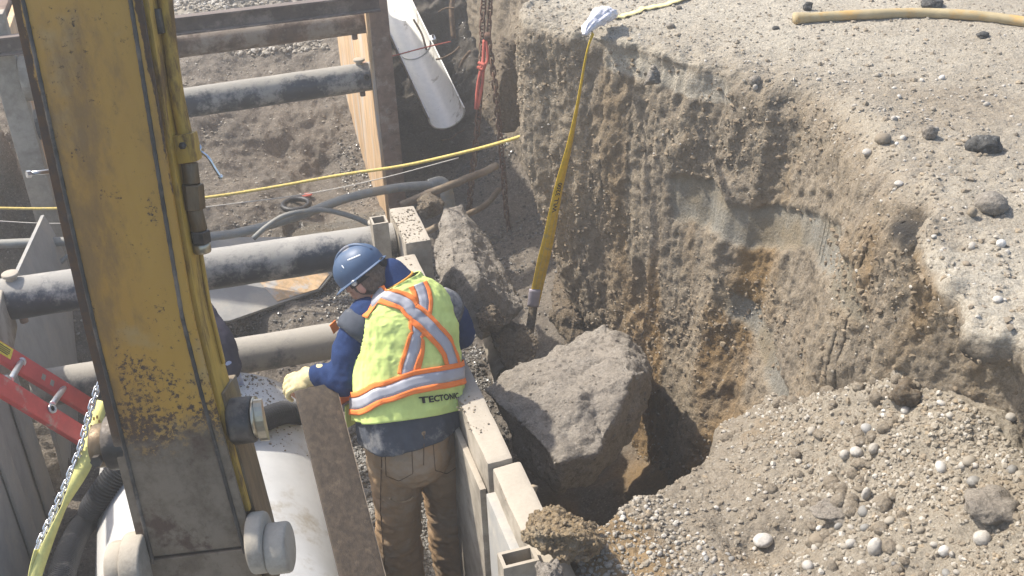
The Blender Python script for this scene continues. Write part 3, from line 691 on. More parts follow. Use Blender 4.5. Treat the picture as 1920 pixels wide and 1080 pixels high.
# ------------------------------------------------------------------ concrete pipe, steel sheet, plywood sheets
PCX, PCZ, PR = -.275, .405, .54
t = thing('concrete_pipe', 'big white concrete sewer pipe lying under the yellow excavator arm', 'pipe', (PCX, 2.5, PCZ-PR))
P = [(PCX, .2, PCZ)]+[(PCX+.0, y, PCZ) for y in np.linspace(.6, 4.32, 40)]
V, F = tube(P, [PR]*len(P), 96, caps=False)
V2, F2 = ring((PCX, 4.32, PCZ), (PCX, 4.40, PCZ), PR-.002, PR-.10, 96)
mk('pipe_barrel', (V, F), MAT['concrete'], t)
mk('pipe_end', (V2, F2), MAT['concrete'], t, sharp=40)
V, F = ring((PCX, .25, PCZ), (PCX, 4.3, PCZ), PR-.09, PR-.1, 48); mk('pipe_bore', (V, F), MAT['concrete'], t)
# grey board lying behind the strut
c = [PZ(340, 452, .22), PZ(560, 447, .22), PZ(622, 512, .16), PZ(430, 606, .12), PZ(330, 604, .14)]
def slab(name, poly, th, mat, par, w=.0):
    poly = np.array(poly); cen = poly.mean(0); n = unit(np.cross(poly[1]-poly[0], poly[2]-poly[0])); n *= np.sign(n[2]) or 1
    k = len(poly); V = np.vstack([poly, poly-n*th]); F = [tuple(range(k)), tuple(range(2*k-1, k-1, -1))]+[(i, (i+1) % k, k+(i+1) % k, k+i) for i in range(k)]
    return mk(name, bev(V, F, .003, 1), mat, par, smooth=False)
bp0 = [PY(330, 448, 6.9), PY(563, 440, 6.95), PY(625, 512, 6.6), PY(600, 545, 6.45), PY(430, 607, 6.15), PY(330, 600, 6.1)]
def planar(pts):
    P = np.array(pts); c = P.mean(0); _, _, vt = np.linalg.svd(P-c); n = vt[2]; return P-((P-c)@n)[:, None]*n
t = thing('plywood_sheet', 'large pale plywood sheet with an orange stained corner lying on gravel beyond the black strut', 'plywood', (0, 6.5, .1))
slab('sheet_board', planar(bp0), .02, MAT['greysteel'], t)
q = planar(bp0); cc_ = q.mean(0); nn = unit(np.cross(q[1]-q[0], q[2]-q[0])); nn *= np.sign(nn[2])
st = [q[2]*.97+cc_*.03, q[3]*.97+cc_*.03, q[4]*.45+q[3]*.55, (q[0]*.42+q[4]*.5+q[2]*.08)*.35+q[2]*.65+0*cc_, ]
stn = [PD(500, 545, 1), PD(615, 512, 1), PD(606, 538, 1), PD(520, 565, 1)]
def onplane(px, py, c, n): d = ray(px, py); return CC+d*((c-CC)@n)/(d@n)
slab('stained_ply', [onplane(a, b, cc_, nn)+nn*.006 for a, b in ((485, 528), (600, 500), (618, 515), (596, 543), (520, 566))], .005, MAT['ply'], t)

# ------------------------------------------------------------------ boulders and lumps
def rock(name, pts, mat, label, cat, voxel=.011, amp=1., seed=1, group=None, sm=5):
    V, F, N = remesh(hullmesh(pts), voxel, sm)
    k = np.ptp(V, axis=0).mean()
    d = amp*(.06*k*fbm(V, 3.2/k, 3, seed)+.022*k*fbm(V, 10/k, 4, seed+1, .6)+.008*fbm(V, 40, 4, seed+2, .65)+.0035*fbm(V, 120, 2, seed+3))
    d -= amp*.042*k*np.clip(fbm(V, 6/k, 3, seed+4, ridge=True), 0, 1)
    V = V+N*np.asarray(d)[:, None]
    o = mk(name, (V, F), mat); tag(o, label, cat, group)
    rg = np.random.default_rng(seed+900); n = int(min(1400, len(V)*.10*(2.2 if mat in (MAT['clay'], MAT['rockb']) else 1))); k_ = rg.integers(0, len(V), n); k_ = k_[N[k_, 2] > -.2]
    pebbles('soil_crumbs', V[k_], (.0018+.0075*rg.random(len(k_))**3)*(1.5 if mat in (MAT['clay'], MAT['rockb']) else 1), mat, 1, .7, (.6, 1.), seed, .45, parent=o)
    return o
rock('boulder', [PD(905, 728, 4.95), PD(945, 700, 5.15), PD(1040, 655, 5.3), PD(1138, 600, 5.35), PD(1165, 612, 5.4), PD(1210, 655, 5.35), PD(1232, 700, 5.2), PD(1222, 765, 5.1), PD(1180, 835, 4.95), PD(1105, 905, 4.75),
    PD(1045, 925, 4.62), PD(990, 885, 4.75), PD(945, 800, 4.9), PD(930, 757, 4.68), PD(1050, 868, 4.40), PD(1085, 740, 4.62), PD(1190, 700, 4.75), PD(1120, 850, 4.45), PD(1000, 700, 5.7), PD(1180, 650, 5.9), PD(1100, 800, 5.8)],
    MAT['rock'], 'huge grey-brown boulder with a pointed top, perched over the dark pit beside the panel', 'boulder', .0095, .75, 11)
rock('boulder', [PD(805, 470, 6.25), PD(835, 385, 6.45), PD(868, 383, 6.5), PD(905, 430, 6.4), PD(945, 490, 6.25), PD(985, 575, 6.0), PD(960, 610, 5.95), PD(905, 640, 5.75), PD(860, 620, 5.75), PD(815, 540, 5.9), PD(850, 500, 5.8),
    PD(900, 520, 5.75), PD(870, 420, 6.9), PD(960, 560, 6.7), PD(880, 600, 6.4)],
    MAT['rock'], 'tall leaning boulder just behind the far end of the trench panel, brown at its foot', 'boulder', .0115, .75, 23)
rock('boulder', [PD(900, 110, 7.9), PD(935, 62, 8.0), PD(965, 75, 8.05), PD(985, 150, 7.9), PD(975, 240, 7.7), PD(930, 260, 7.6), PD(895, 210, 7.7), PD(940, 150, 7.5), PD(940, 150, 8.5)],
    MAT['rockb'], 'dark boulder in the shade behind the hanging chains', 'boulder', .018, .8, 31)  # darker clay material paints the overhang's shade into this boulder
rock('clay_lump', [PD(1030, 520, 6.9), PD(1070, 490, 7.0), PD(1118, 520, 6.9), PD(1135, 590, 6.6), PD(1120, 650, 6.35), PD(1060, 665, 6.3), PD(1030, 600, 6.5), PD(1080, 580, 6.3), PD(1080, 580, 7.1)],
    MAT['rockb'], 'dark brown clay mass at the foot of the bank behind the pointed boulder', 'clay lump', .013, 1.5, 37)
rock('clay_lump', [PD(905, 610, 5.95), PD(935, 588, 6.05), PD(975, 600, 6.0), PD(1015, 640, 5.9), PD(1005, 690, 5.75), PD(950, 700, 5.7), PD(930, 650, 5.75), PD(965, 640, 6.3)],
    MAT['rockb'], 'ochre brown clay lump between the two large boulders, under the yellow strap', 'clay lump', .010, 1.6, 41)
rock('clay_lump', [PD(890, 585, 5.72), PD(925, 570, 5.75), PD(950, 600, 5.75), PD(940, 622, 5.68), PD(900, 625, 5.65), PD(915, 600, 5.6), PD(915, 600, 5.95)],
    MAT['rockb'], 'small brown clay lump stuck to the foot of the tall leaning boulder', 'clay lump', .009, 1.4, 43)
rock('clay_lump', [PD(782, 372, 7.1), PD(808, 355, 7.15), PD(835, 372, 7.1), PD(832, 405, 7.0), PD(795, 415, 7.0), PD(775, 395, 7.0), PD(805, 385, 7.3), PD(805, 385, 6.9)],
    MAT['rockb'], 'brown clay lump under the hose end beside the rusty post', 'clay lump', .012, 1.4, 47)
rock('clay_lump', [PD(985, 960, 3.60), PD(1040, 948, 3.68), PD(1120, 985, 3.62), PD(1138, 1020, 3.54), PD(1105, 1055, 3.42), PD(1040, 1060, 3.38), PD(980, 1020, 3.45), PD(1000, 1000, 3.38), PD(1070, 1000, 3.36), PD(1060, 1010, 3.75)],
    MAT['clay'], 'ochre clay spilled over the top of the trench panel in the foreground', 'clay lump', .0065, 1.2, 53)
rock('concrete_lump', [PD(1005, 1058, 3.34), PD(1045, 1046, 3.36), PD(1062, 1075, 3.30), PD(1050, 1100, 3.22), PD(1010, 1100, 3.22), PD(1030, 1080, 3.16), PD(1030, 1080, 3.5)],
    MAT['rock'], 'grey crumbly lump at the bottom edge of the picture below the ochre clay', 'lump', .006, 1.2, 59)
rock('earth_clod', [PD(1215, 135, 4.78), PD(1228, 118, 4.86), PD(1240, 135, 4.9), PD(1238, 160, 4.85), PD(1205, 162, 4.78), PD(1218, 150, 4.70)],
    MAT['rock'], 'pointed earth lump jutting from the bank below the pale band', 'earth clod', .008, 1., 61)
# asphalt pieces and noted stones on the road surface
def plane_rock(px, py, wpx, hpx, mat, label, cat, name, seed, only=('bank', 'pile'), sub=4, lump=.22, squash=1., amp2=1.):
    h = hit(px, py+hpx*.35, only)
    if h is None: return None
    p, n = h[0], h[2]; dpt = (p-CC)@CF; r = wpx/2*dpt/FPX; rz = hpx/2*dpt/FPX*squash
    V, F = ico(sub); rg = np.random.default_rng(seed)
    V = V*(1+lump*fbm(V, 1.3, 3, seed))[:, None]*(1+.06*fbm(V, 5, 3, seed+1))[:, None]
    V = V*np.array([r, r*rg.uniform(.7, .95), rz]); a = rg.uniform(-.5, .5)
    V = V@np.array([[math.cos(a), math.sin(a), 0], [-math.sin(a), math.cos(a), 0], [0, 0, 1]])
    V = V+p+np.array([0, 0, rz*.55])
    o = mk(name, (V, F), mat); tag(o, label, cat); return o
plane_rock(1845, 270, 62, 38, MAT['asphalt'], 'broken grey-black asphalt chunk lying near the bank edge at the right', 'asphalt chunk', 'asphalt_chunk', 3, sub=4, lump=.5)
plane_rock(1855, 378, 62, 46, MAT['rock'], 'grey-brown lump behind the notch in the bank edge', 'earth clod', 'earth_clod', 4)
plane_rock(1655, 258, 32, 22, MAT['clod'], 'smooth cream coloured oval cobble near the top of the bank', 'cobble', 'cobble', 5, lump=.06)
plane_rock(1742, 246, 28, 28, MAT['rock'], 'round brown lump to the right of the cream cobble', 'earth clod', 'earth_clod', 6)
plane_rock(1822, 396, 22, 20, MAT['clod'], 'brownish round stone just left of the lump behind the edge notch', 'cobble', 'cobble', 8, lump=.08)
plane_rock(1745, 4, 42, 22, MAT['asphalt'], 'black asphalt lump beyond the long muddy hose', 'asphalt chunk', 'asphalt_chunk', 9, lump=.5)
plane_rock(1514, 12, 18, 18, MAT['asphalt'], 'small black lump beyond the left end of the muddy hose', 'asphalt chunk', 'asphalt_chunk', 10, lump=.5)
plane_rock(1842, 65, 26, 14, MAT['asphalt'], 'small black lump on the road surface below the muddy hose', 'asphalt chunk', 'asphalt_chunk', 12, lump=.5)
plane_rock(1273, 14, 12, 10, MAT['rock'], 'small grey lump on the road surface right of the pale strap', 'earth clod', 'earth_clod', 13)
plane_rock(1258, 48, 16, 12, MAT['rock'], 'small brown lump on the road surface below the pale strap', 'earth clod', 'earth_clod', 14)
plane_rock(1454, 52, 15, 8, MAT['asphalt'], 'flat dark piece on the road surface left of the muddy hose', 'asphalt chunk', 'asphalt_chunk', 15)
plane_rock(1415, 150, 24, 20, MAT['rock'], 'rough lump on the shoulder of the bank right of the pale band', 'earth clod', 'earth_clod', 16)
plane_rock(1416, 163, 10, 13, MAT['stonew'], 'small white stone on the shoulder of the bank', 'pebble', 'pebble', 17, lump=.1)
for i, (px, py, w_, h_, mname, lab) in enumerate([
    (1640, 1020, 30, 42, 'stonew', 'egg shaped white cobble low on the spoil slope'),
    (1840, 1005, 34, 30, 'stonew', 'round white cobble at the bottom right on the spoil slope'),
    (1623, 923, 20, 32, 'stonew', 'upright grey oval pebble in the middle of the spoil slope'),
    (1643, 946, 16, 14, 'stonew', 'white pebble just below the upright grey oval pebble'),
    (1825, 900, 26, 20, 'stonegrey', 'smooth grey cobble with a brown chip beside it on the spoil slope'),
    (1638, 838, 22, 22, 'stonew', 'tilted pale stone in the cluster high on the spoil slope'),
    (1605, 845, 24, 18, 'stonew', 'flat pale stone left of the tilted pale stone high on the slope'),
    (1583, 850, 20, 20, 'stonew', 'squarish pale stone at the left of the high cluster'),
    (1535, 1008, 36, 22, 'clod', 'pinkish tan lump on the lower spoil slope'),
    (1430, 1010, 40, 20, 'stonew', 'long pale slab shaped stone on the lower spoil slope'),
    (1697, 768, 18, 16, 'stonew', 'pale stone near the top of the spoil slope below the bank'),
    (1505, 938, 12, 12, 'stonew', 'small white stone on the sandy part of the slope'),
    (1237, 1037, 12, 12, 'stonew', 'small pale stone near the bottom of the slope left of the others'),
    (1640, 1090, 40, 30, 'stonew', 'pale stone cut by the bottom edge of the picture'),
    (1895, 780, 20, 16, 'stonew', 'pale stone under the bank at the right edge'),
    (1770, 1030, 24, 20, 'stonew', 'grey-white cobble left of the round white cobble at the bottom right'),
    (1870, 560, 22, 12, 'stonew', 'white flat stone on the bank top near its lower edge'),
    (1876, 455, 18, 18, 'stonew', 'white rounded stone on the bank top at the right'),
    (1685, 343, 18, 10, 'stonew', 'flat white pebble near the bank edge above the notch'),
    (1625, 284, 18, 12, 'stonew', 'pale flat pebble left of the cream cobble'),
]):
    plane_rock(px, py, w_, h_, MAT[mname], lab, 'cobble', 'cobble', 100+i, lump=.10)
plane_rock(1860, 940, 100, 46, MAT['rock'], 'large rough tan lump with a hollow front at the right of the spoil slope', 'earth clod', 'earth_clod', 71, lump=.7)
plane_rock(1560, 955, 70, 22, MAT['rock'], 'long flat earth lump below the upright grey pebble', 'earth clod', 'earth_clod', 72, lump=.6)
plane_rock(1700, 730, 60, 46, MAT['rockb'], 'brown clay lump at the crest of the spoil slope against the bank', 'clay lump', 'clay_lump', 73, lump=.8)

# cobbles that can be picked out on the slope and along the bank edge (alike)
def many_cobbles(n, region, only, rr, label, group, seed, mats=('stonew', 'stonegrey', 'stone')):
    rg = np.random.default_rng(seed); meshes = []
    for k in range(9):
        V, F = ico(2); V = V*(1+.18*fbm(V, 1.1, 2, 200+k))[:, None]*np.array([1, rg.uniform(.65, .95), rg.uniform(.5, .8)])
        meshes.append(mesh_of('cobble', V, F, MAT[mats[k % len(mats)]]))
    made = 0; tries = 0
    while made < n and tries < n*30:
        tries += 1; x, y = rg.uniform(*region[0]), rg.uniform(*region[1])
        if not region[2](x, y): continue
        h = down(x, y, only)
        if h is None: continue
        r = rr[0]+(rr[1]-rr[0])*rg.random()**2.2
        o = bpy.data.objects.new('cobble', meshes[rg.integers(9)]); COL.objects.link(o)
        o.location = (x, y, h[0]+r*.25); o.scale = (r, r, r); o.rotation_euler = (rg.uniform(-.5, .5), rg.uniform(-.5, .5), rg.uniform(0, 6.28))
        tag(o, label, 'cobble', group); made += 1
many_cobbles(110, ((1.25, 2.12), (1.55, 2.75), lambda x, y: y < np.interp(x, RIDGE[:, 0], RIDGE[:, 1])-.03 and x+(2.3-y)*.5 > 1.55), ('pile',), (.009, .024), 'pale rounded stone half bedded in the spoil slope at the lower right', 'cobbles on the spoil slope', 5)
many_cobbles(45, ((.98, 1.35), (2.25, 2.7), lambda x, y: y < np.interp(x, RIDGE[:, 0], RIDGE[:, 1])-.01), ('pile',), (.007, .013), 'small pale stone at the tip of the spoil slope beside the ochre clay', 'small stones at the tip of the slope', 6)
many_cobbles(60, ((1.95, 2.9), (1.9, 3.9), lambda x, y: x > np.interp(y, lipT[:, 0], lipT[:, 1])+.05), ('bank',), (.008, .017), 'small pale stone on the road surface near the bank edge', 'small stones near the bank edge', 8, ('stone', 'stonew', 'clod'))

# stuff: gravel
def rsz(a, b, p): return lambda rg, P: a+(b-a)*rg.random(len(P))**p
inpile = lambda P: (P[:, 1] < np.interp(P[:, 0], RIDGE[:, 0], RIDGE[:, 1])+.05)*1.
ston = lambda P: inpile(P)*np.clip(.08+.9*sstep(1.3, 1.75, P[:, 0]+(2.3-P[:, 1])*.45)*(.35+.65*sstep(-.25, .3, fbm(P, 3, 2, 91)))+.7*sstep(1.35, 1.2, P[:, 0])*sstep(2.15, 2.4, P[:, 1]), 0, 1)
XYZ, R = scatter(26000, (.86, 2.15), (1.35, 3.5), ston, ('pile',), rsz(.002, .012, 3.0), 1); pebbles('slope_gravel', XYZ, R, MAT['stone'], 1, seed=2)
XYZ, R = scatter(20000, (.86, 2.15), (1.35, 3.5), lambda P: inpile(P)*(.2+.6*sstep(.0, .3, fbm(P, 4, 2, 93))), ('pile',), rsz(.0025, .012, 3.5), 11); pebbles('slope_crumbs', XYZ, R, MAT['clod'], 1, .55, (.6, 1), seed=12, sink=.5)
XYZ, R = scatter(420, (1.3, 2.12), (1.55, 3.1), lambda P: inpile(P)*sstep(1.45, 1.8, P[:, 0]+(2.3-P[:, 1])*.2)*sstep(-.1, .2, fbm(P, 3, 2, 97)), ('pile',), rsz(.012, .034, 2.2), 111); pebbles('slope_clods', XYZ, R, MAT['pile'], 3, .16, (.6, .9), seed=112, sink=.45)
lipx = lambda P: P[:, 0]-np.interp(P[:, 1], lipT[:, 0], lipT[:, 1])
XYZ, R = scatter(20000, (1.6, 4.6), (1.7, 5.6), lambda P: sstep(-.02, .02, lipx(P))*(.25+.75*np.exp(-np.maximum(lipx(P), 0)/.5)), ('bank',), rsz(.002, .009, 2.6), 3); pebbles('road_gravel', XYZ, R, MAT['stone'], 1, seed=4)
XYZ, R = scatter(7000, (1.6, 4.6), (1.7, 5.6), lambda P: sstep(-.02, .02, lipx(P))*(.2+.8*np.exp(-np.maximum(lipx(P), 0)/.35)), ('bank',), rsz(.003, .013, 2.8), 31); pebbles('road_crumbs', XYZ, R, MAT['clod'], 1, .6, (.5, 1), seed=32, sink=.4)
def face_scatter(n, seed, rfun, dens):
    rg = np.random.default_rng(seed); out = []; 
    for y, z, q in zip(rg.uniform(1.7, 5.6, n), rg.uniform(-.2, 2.1, n), rg.random(n)):
        r = BT['bank'].ray_cast(Vector((.6, y, z)), Vector((1, 0, 0)))
        if r[0] is not None and q < dens(y, z): out.append(tuple(r[0]))
    out = np.array(out); return out, rfun(rg, out)
pt_ = lambda y, z: .0 if (3.0 < y < 4.7 and 1.30 < z < 1.62) else .55+.45*math.sin(y*5+z*7)
XYZ, R = face_scatter(18000, 51, rsz(.003, .014, 4.), pt_); pebbles('bank_face_crumbs', XYZ, R, MAT['facecrumb'], 1, .7, (.6, 1.), seed=52, sink=.7)
XYZ, R = face_scatter(2500, 53, rsz(.003, .009, 2.5), pt_); pebbles('bank_face_stones', XYZ, R, MAT['stone'], 1, .3, seed=54, sink=.5)
wetz = lambda P: np.clip(sstep(-.1, .3, fbm(P, 1.6, 3, 95)), .12, 1)
XYZ, R = scatter(16000, (-.5, 1.3), (5.2, 7.0), wetz, ('floor',), rsz(.005, .014, 2), 5); pebbles('wet_gravel', XYZ, R, MAT['stonewet'], 1, seed=6, sink=.15)
XYZ, R = scatter(9000, (.35, .70), (1.6, 5.1), lambda P: 1.+0*P[:, 0], ('floor',), rsz(.006, .012, 1.5), 7); pebbles('bedding_gravel', XYZ, R, MAT['stonegrey'], 1, seed=8, sink=.1)
XYZ, R = scatter(15000, (.9, 2.5), (4.8, 9.2), lambda P: wetz(P)*.9, ('floor',), rsz(.004, .015, 2.2), 9); pebbles('pit_gravel', XYZ, R, MAT['stonewet'], 1, seed=10, sink=.2)
XYZ, R = scatter(8000, (-2.0, 1.1), (9.9, 12.5), lambda P: 1.+0*P[:, 0], ('floor',), rsz(.012, .03, 1.5), 13); pebbles('far_gravel', XYZ, R, MAT['stone'], 1, seed=14)
XYZ, R = scatter(3500, (-1.9, 1.1), (7.0, 9.9), lambda P: .6+0*P[:, 0], ('floor',), rsz(.005, .014, 3), 15); pebbles('slope_stones', XYZ, R, MAT['stone'], 1, seed=16)
XYZ, R = scatter(2500, (1.45, 1.75), (3.3, 4.2), lambda P: sstep(.22, .12, np.hypot(P[:, 0]-1.62, P[:, 1]-3.85)), ('floor',), rsz(.006, .014, 1.5), 17); pebbles('hollow_gravel', XYZ, R, MAT['stonegrey'], 1, seed=18)
XYZ, R = scatter(7000, (.70, .92), (2.3, 5.16), lambda P: np.clip(.9*sstep(2.95, 2.7, P[:, 1])+.9*sstep(4.6, 4.8, P[:, 1])+.25*sstep(.05, .3, fbm(P, 3, 3, 99)), 0, .5), ('floor',), rsz(.0015, .008, 3), 19)
XYZ[:, 2] = np.where(XYZ[:, 1] > 4.75, 1.245, np.where(XYZ[:, 1] > 3.02, 1.19, 1.165)); lim = np.where(XYZ[:, 1] > 4.75, .775, np.where(XYZ[:, 1] > 3.02, .705, .74)); lim2 = np.where(XYZ[:, 1] > 4.75, .90, np.where(XYZ[:, 1] > 3.02, .80, .84))
ok = (XYZ[:, 0] > lim) & (XYZ[:, 0] < lim2); XYZ, R = XYZ[ok], R[ok]
pebbles('panel_top_grit', XYZ, R*.8, MAT['clod'], 1, seed=20)

# ------------------------------------------------------------------ excavator stick
TL, TR, BL, BR = PD(25, 0, 2.6), PD(265, 0, 2.6), PD(270, 1060, 3.0), PD(480, 1030, 3.0)
T0, B0 = (TL+TR)/2, (BL+BR)/2; ax = unit(B0-T0)                     # pointing down the stick
wx = unit((TR-TL)/np.linalg.norm(TR-TL)+(BR-BL)/np.linalg.norm(BR-BL)); wx = unit(wx-ax*(wx@ax)); ny = np.cross(-ax, wx)   # ny = z x x = y
if ny@(CC-T0) > 0: pass
SF = Matrix.Identity(4)                                             # local x right, y away from viewer, z up the stick
zz = -ax; yy = np.cross(zz, wx)
if yy@ray(150, 500) < 0: yy = -yy; 
for i, v in enumerate((wx, yy, zz)):
    for k in range(3): SF[k][i] = v[k]
SF.translation = Vector(T0)
LEN = np.linalg.norm(B0-T0); HW0 = np.linalg.norm(TR-TL)/2; HW1 = np.linalg.norm(BR-BL)/2
print('stick len', LEN, HW0, HW1, 'right-handed', np.cross(wx, yy)@zz)
stick = thing('excavator_arm', 'worn yellow excavator arm, rusty and caked in mud towards its lower end', 'excavator arm', T0, None, SF)
z0, z1 = .5, -LEN-.16
def taper(V):
    V = np.array(V, float); s = np.clip(-V[:, 2]/LEN, -1, 2); hw = HW0+(HW1-HW0)*s; V[:, 0] *= hw/HW0
    V[:, 0] -= np.where(V[:, 0] > 0, np.interp(s, [-.3, 0, .35, .54, .68, .86, 1, 1.2], [-.01, 0, .025, .037, .030, .015, .003, 0]), np.interp(s, [0, .35, .55, .7, 1], [0, .008, .010, .006, 0])); return V
def zsub(VF, n=26):
    bm = bmesh.new(); vs = [bm.verts.new(v) for v in VF[0]]
    for f in VF[1]: bm.faces.new([vs[i] for i in f])
    z = [v[2] for v in VF[0]]
    for q in np.linspace(min(z), max(z), n)[1:-1]:
        bmesh.ops.bisect_plane(bm, geom=list(bm.verts)+list(bm.edges)+list(bm.faces), plane_co=(0, 0, q), plane_no=(0, 0, 1))
    bm.verts.index_update(); out = np.array([v.co[:] for v in bm.verts]), [tuple(v.index for v in f.verts) for f in bm.faces]
    bm.free(); return out
b = box((-HW0+.004, .010, z1+.01), (HW0-.012, .17, z0), .006); b = zsub(b); mk('box_section', (taper(b[0]), b[1]), MAT['yellow'], stick, local=True, sharp=35)
b = box((-HW0-.002, -.004, -LEN+.02), (HW0+.0, .012, z0), .004); b = zsub(b); mk('front_plate', (taper(b[0]), b[1]), MAT['yellow'], stick, local=True, sharp=35)
b = box((-HW0-.0, -.008, z1), (HW0+.002, .012, -LEN+.012), .005); b = zsub(b); mk('end_plate', (taper(b[0]), b[1]), MAT['yellow'], stick, local=True, sharp=35)
# weld beads along both edges
for s in (-1, 1):
    zz_ = np.linspace(z0, -LEN, 120); P = taper(np.stack([s*(HW0-.026)+zz_*0, zz_*0-.003+.0015*np.sin(zz_*150), zz_], 1))
    mk('weld_bead', tube(P, .006, 8), MAT['darksteel'], stick, local=True)
b = box((HW0-.012, .03, -LEN*.93), (HW0+.006, .155, z0), .004); b = zsub(b); mk('side_plate', (taper(b[0]), b[1]), MAT['yellowclean'], stick, local=True, sharp=35)
b = box((HW0+.006, .115, -LEN*.66), (HW0+.014, .135, z0), .004); b = zsub(b); mk('side_rail', (taper(b[0]), b[1]), MAT['yellowclean'], stick, local=True, sharp=35)
b = box((HW0-.01, .05, z1), (HW0+.014, .20, -LEN*.70), .006); b = zsub(b); mk('lower_link', (taper(b[0]), b[1]), MAT['brownsteel'], stick, local=True, sharp=35)
def loc(px, py, dep): return np.array((SF.inverted() @ Vector(PD(px, py, dep)))[:])
# hydraulic line on the right side with clamp and hose fittings
hp = [(307, -30), (318, 80), (330, 170), (346, 250), (352, 300), (360, 360), (368, 410), (379, 466)]
HD = [2.70, 2.73, 2.75, 2.78, 2.79, 2.81, 2.83, 2.85]
HP = np.array([loc(x, y, d) for (x, y), d in zip(hp, HD)])
line = mk('hydraulic_line', tube(smoothpath(HP[:5], 30), .0185, 20), MAT['yellowclean'], stick, local=True)
def along(a, b_, t0, t1): return a+(b_-a)*t0, a+(b_-a)*t1
c0, c1 = loc(348, 250, 2.77), loc(354, 303, 2.79); zc = (c0+c1)/2
mk('pipe_clamp', obox(zc, (.026, 0, .001), (0, .028, 0), (0, 0, np.linalg.norm(c1-c0)/2), .005), MAT['yellowclean'], stick, local=True, sharp=35)
mk('clamp_bolt', cyl(zc+[-.0, -.03, .01], zc+[0, -.042, .01], .009, 6), MAT['darksteel'], stick, local=True)
c2, c3 = loc(355, 305, 2.79), loc(360, 345, 2.80); mk('fitting_neck', cyl(c2, c3, .021, 20, .002), MAT['brownsteel'], stick, local=True)
c4 = loc(364, 392, 2.82); mk('hex_nut', cyl(c3, c4, .029, 6, .003), MAT['brownsteel'], stick, local=True, smooth=False)
c5 = loc(374, 432, 2.84); mk('fitting_neck', cyl(c4, c5, .021, 20, .002), MAT['brownsteel'], stick, local=True)
c6 = loc(377, 455, 2.85); mk('hex_nut', cyl(c5, c6, .0265, 6, .003), MAT['darksteel'], stick, local=True, smooth=False)
c7 = loc(380, 474, 2.86); mk('end_cap', cyl(c6, c7, .0235, 24, .006), MAT['shiny'], stick, local=True)
b = obox(loc(297, 40, 2.70), (.012, 0, 0), (0, .02, 0), (0, 0, .03), .003); mk('bracket', b, MAT['darksteel'], stick, local=True)
# pins and bosses
def boss(px, py, dep, r, x0, x1, mat, name='pin_boss', extra=None, n=40, w=.008):
    c = loc(px, py, dep)
    o = mk(name, cyl((x0, c[1], c[2]), (x1, c[1], c[2]), r, n, w), mat, stick, local=True, sharp=50); return c, o
c, o = boss(440, 790, 2.98, .064, HW1-.02, HW1+.045, MAT['darksteel'])
boss(452, 785, 2.98, .057, HW1+.044, HW1+.056, MAT['shiny'], 'pin_collar')
# half-round keeper plate
a = np.linspace(-math.pi/2, math.pi/2, 14); Vh = []
for x in (HW1+.055, HW1+.078):
    Vh += [(x, c[1]-.012+.03*math.cos(q)*-1, c[2]+.061*math.sin(q)) for q in a]
k = len(a); Fh = [tuple(range(k))[::-1], tuple(range(k, 2*k))]+[(i, (i+1) % k, k+(i+1) % k, k+i) for i in range(k)]
mk('keeper_plate', (Vh, Fh), MAT['shiny'], stick, local=True, smooth=False)
c, o = boss(460, 1020, 3.0, .084, HW1-.01, HW1+.035, MAT['mudsteel'])
boss(500, 1030, 3.0, .070, HW1+.034, HW1+.095, MAT['mudsteel'], 'pin_end')
c, o = boss(205, 830, 2.98, .076, -HW1-.045, -HW1+.02, MAT['darksteel'])
boss(190, 835, 2.98, .060, -HW1-.085, -HW1-.043, MAT['brownsteel'], 'pin_end')
mk('retaining_bolt', cyl((-HW1-.06, c[1]-.055, c[2]-.02), (-HW1-.06, c[1]-.078, c[2]-.02), .016, 6), MAT['darksteel'], stick, local=True, smooth=False)
c, o = boss(255, 1060, 3.0, .092, -HW1-.04, -HW1+.02, MAT['mudsteel'])
boss(225, 1065, 3.0, .075, -HW1-.085, -HW1-.038, MAT['mudsteel'], 'pin_end')
# lever handle and bolt
t = thing('silver_lever', 'bent silver lever handle sticking out right of the yellow arm', 'lever', PD(392, 305, 2.8))
lv = smoothpath([PD(371, 279, 2.82), PD(380, 287, 2.82), PD(391, 296, 2.82), PD(402, 314, 2.83), PD(413, 331, 2.84)], 24)
mk('handle', tube(lv, .0042, 10), MAT['zinc'], t)
mk('pivot', cyl(PD(370, 277, 2.80), PD(376, 283, 2.84), .011, 12, .002), MAT['zinc'], t)
mk('end_knob', cyl(PD(412, 329, 2.84), PD(416, 335, 2.845), .0068, 12, .002), MAT['zinc'], t)
t = thing('steel_bolt', 'grey steel bolt poking out of the left edge of the yellow arm', 'bolt', PD(70, 325, 2.75))
mk('shank', cyl(PD(54, 326, 2.76), PD(100, 321, 2.80), .0062, 14), MAT['alu'], t)
mk('head', cyl(PD(50, 327, 2.755), PD(58, 326, 2.762), .0095, 6), MAT['alu'], t, smooth=False)

# ------------------------------------------------------------------ red ladder
t = thing('ladder', 'red fibreglass ladder with metal rungs leaning into the trench at the left edge', 'ladder', PD(90, 740, 4.9))
A0, A1 = PD(-60, 620, 4.35), PD(190, 768, 5.05); Bo = PD(-60, 688, 4.28)-A0
B0_, B1_ = PD(-60, 676, 4.25), PD(160, 812, 4.90)
def rail(p, q, side, h=.043, dpt=.028):
    d = unit(q-p); s = unit(side-d*(side@d)); n = np.cross(d, s); c = (p+q)/2; hl = np.linalg.norm(q-p)/2
    w1 = obox(c, d*hl, n*h, s*.0035, .002); f1 = obox(c+n*(h-.004)+s*dpt/2*0.9, d*hl, n*.004, s*dpt/2, .002); f2 = obox(c-n*(h-.004)+s*dpt/2*0.9, d*hl, n*.004, s*dpt/2, .002)
    return join(w1, f1, f2), d, s, n
side = (A0-B0_); side = unit(side)
dA = unit(A1-A0)
nrm = unit(np.cross(dA, side))
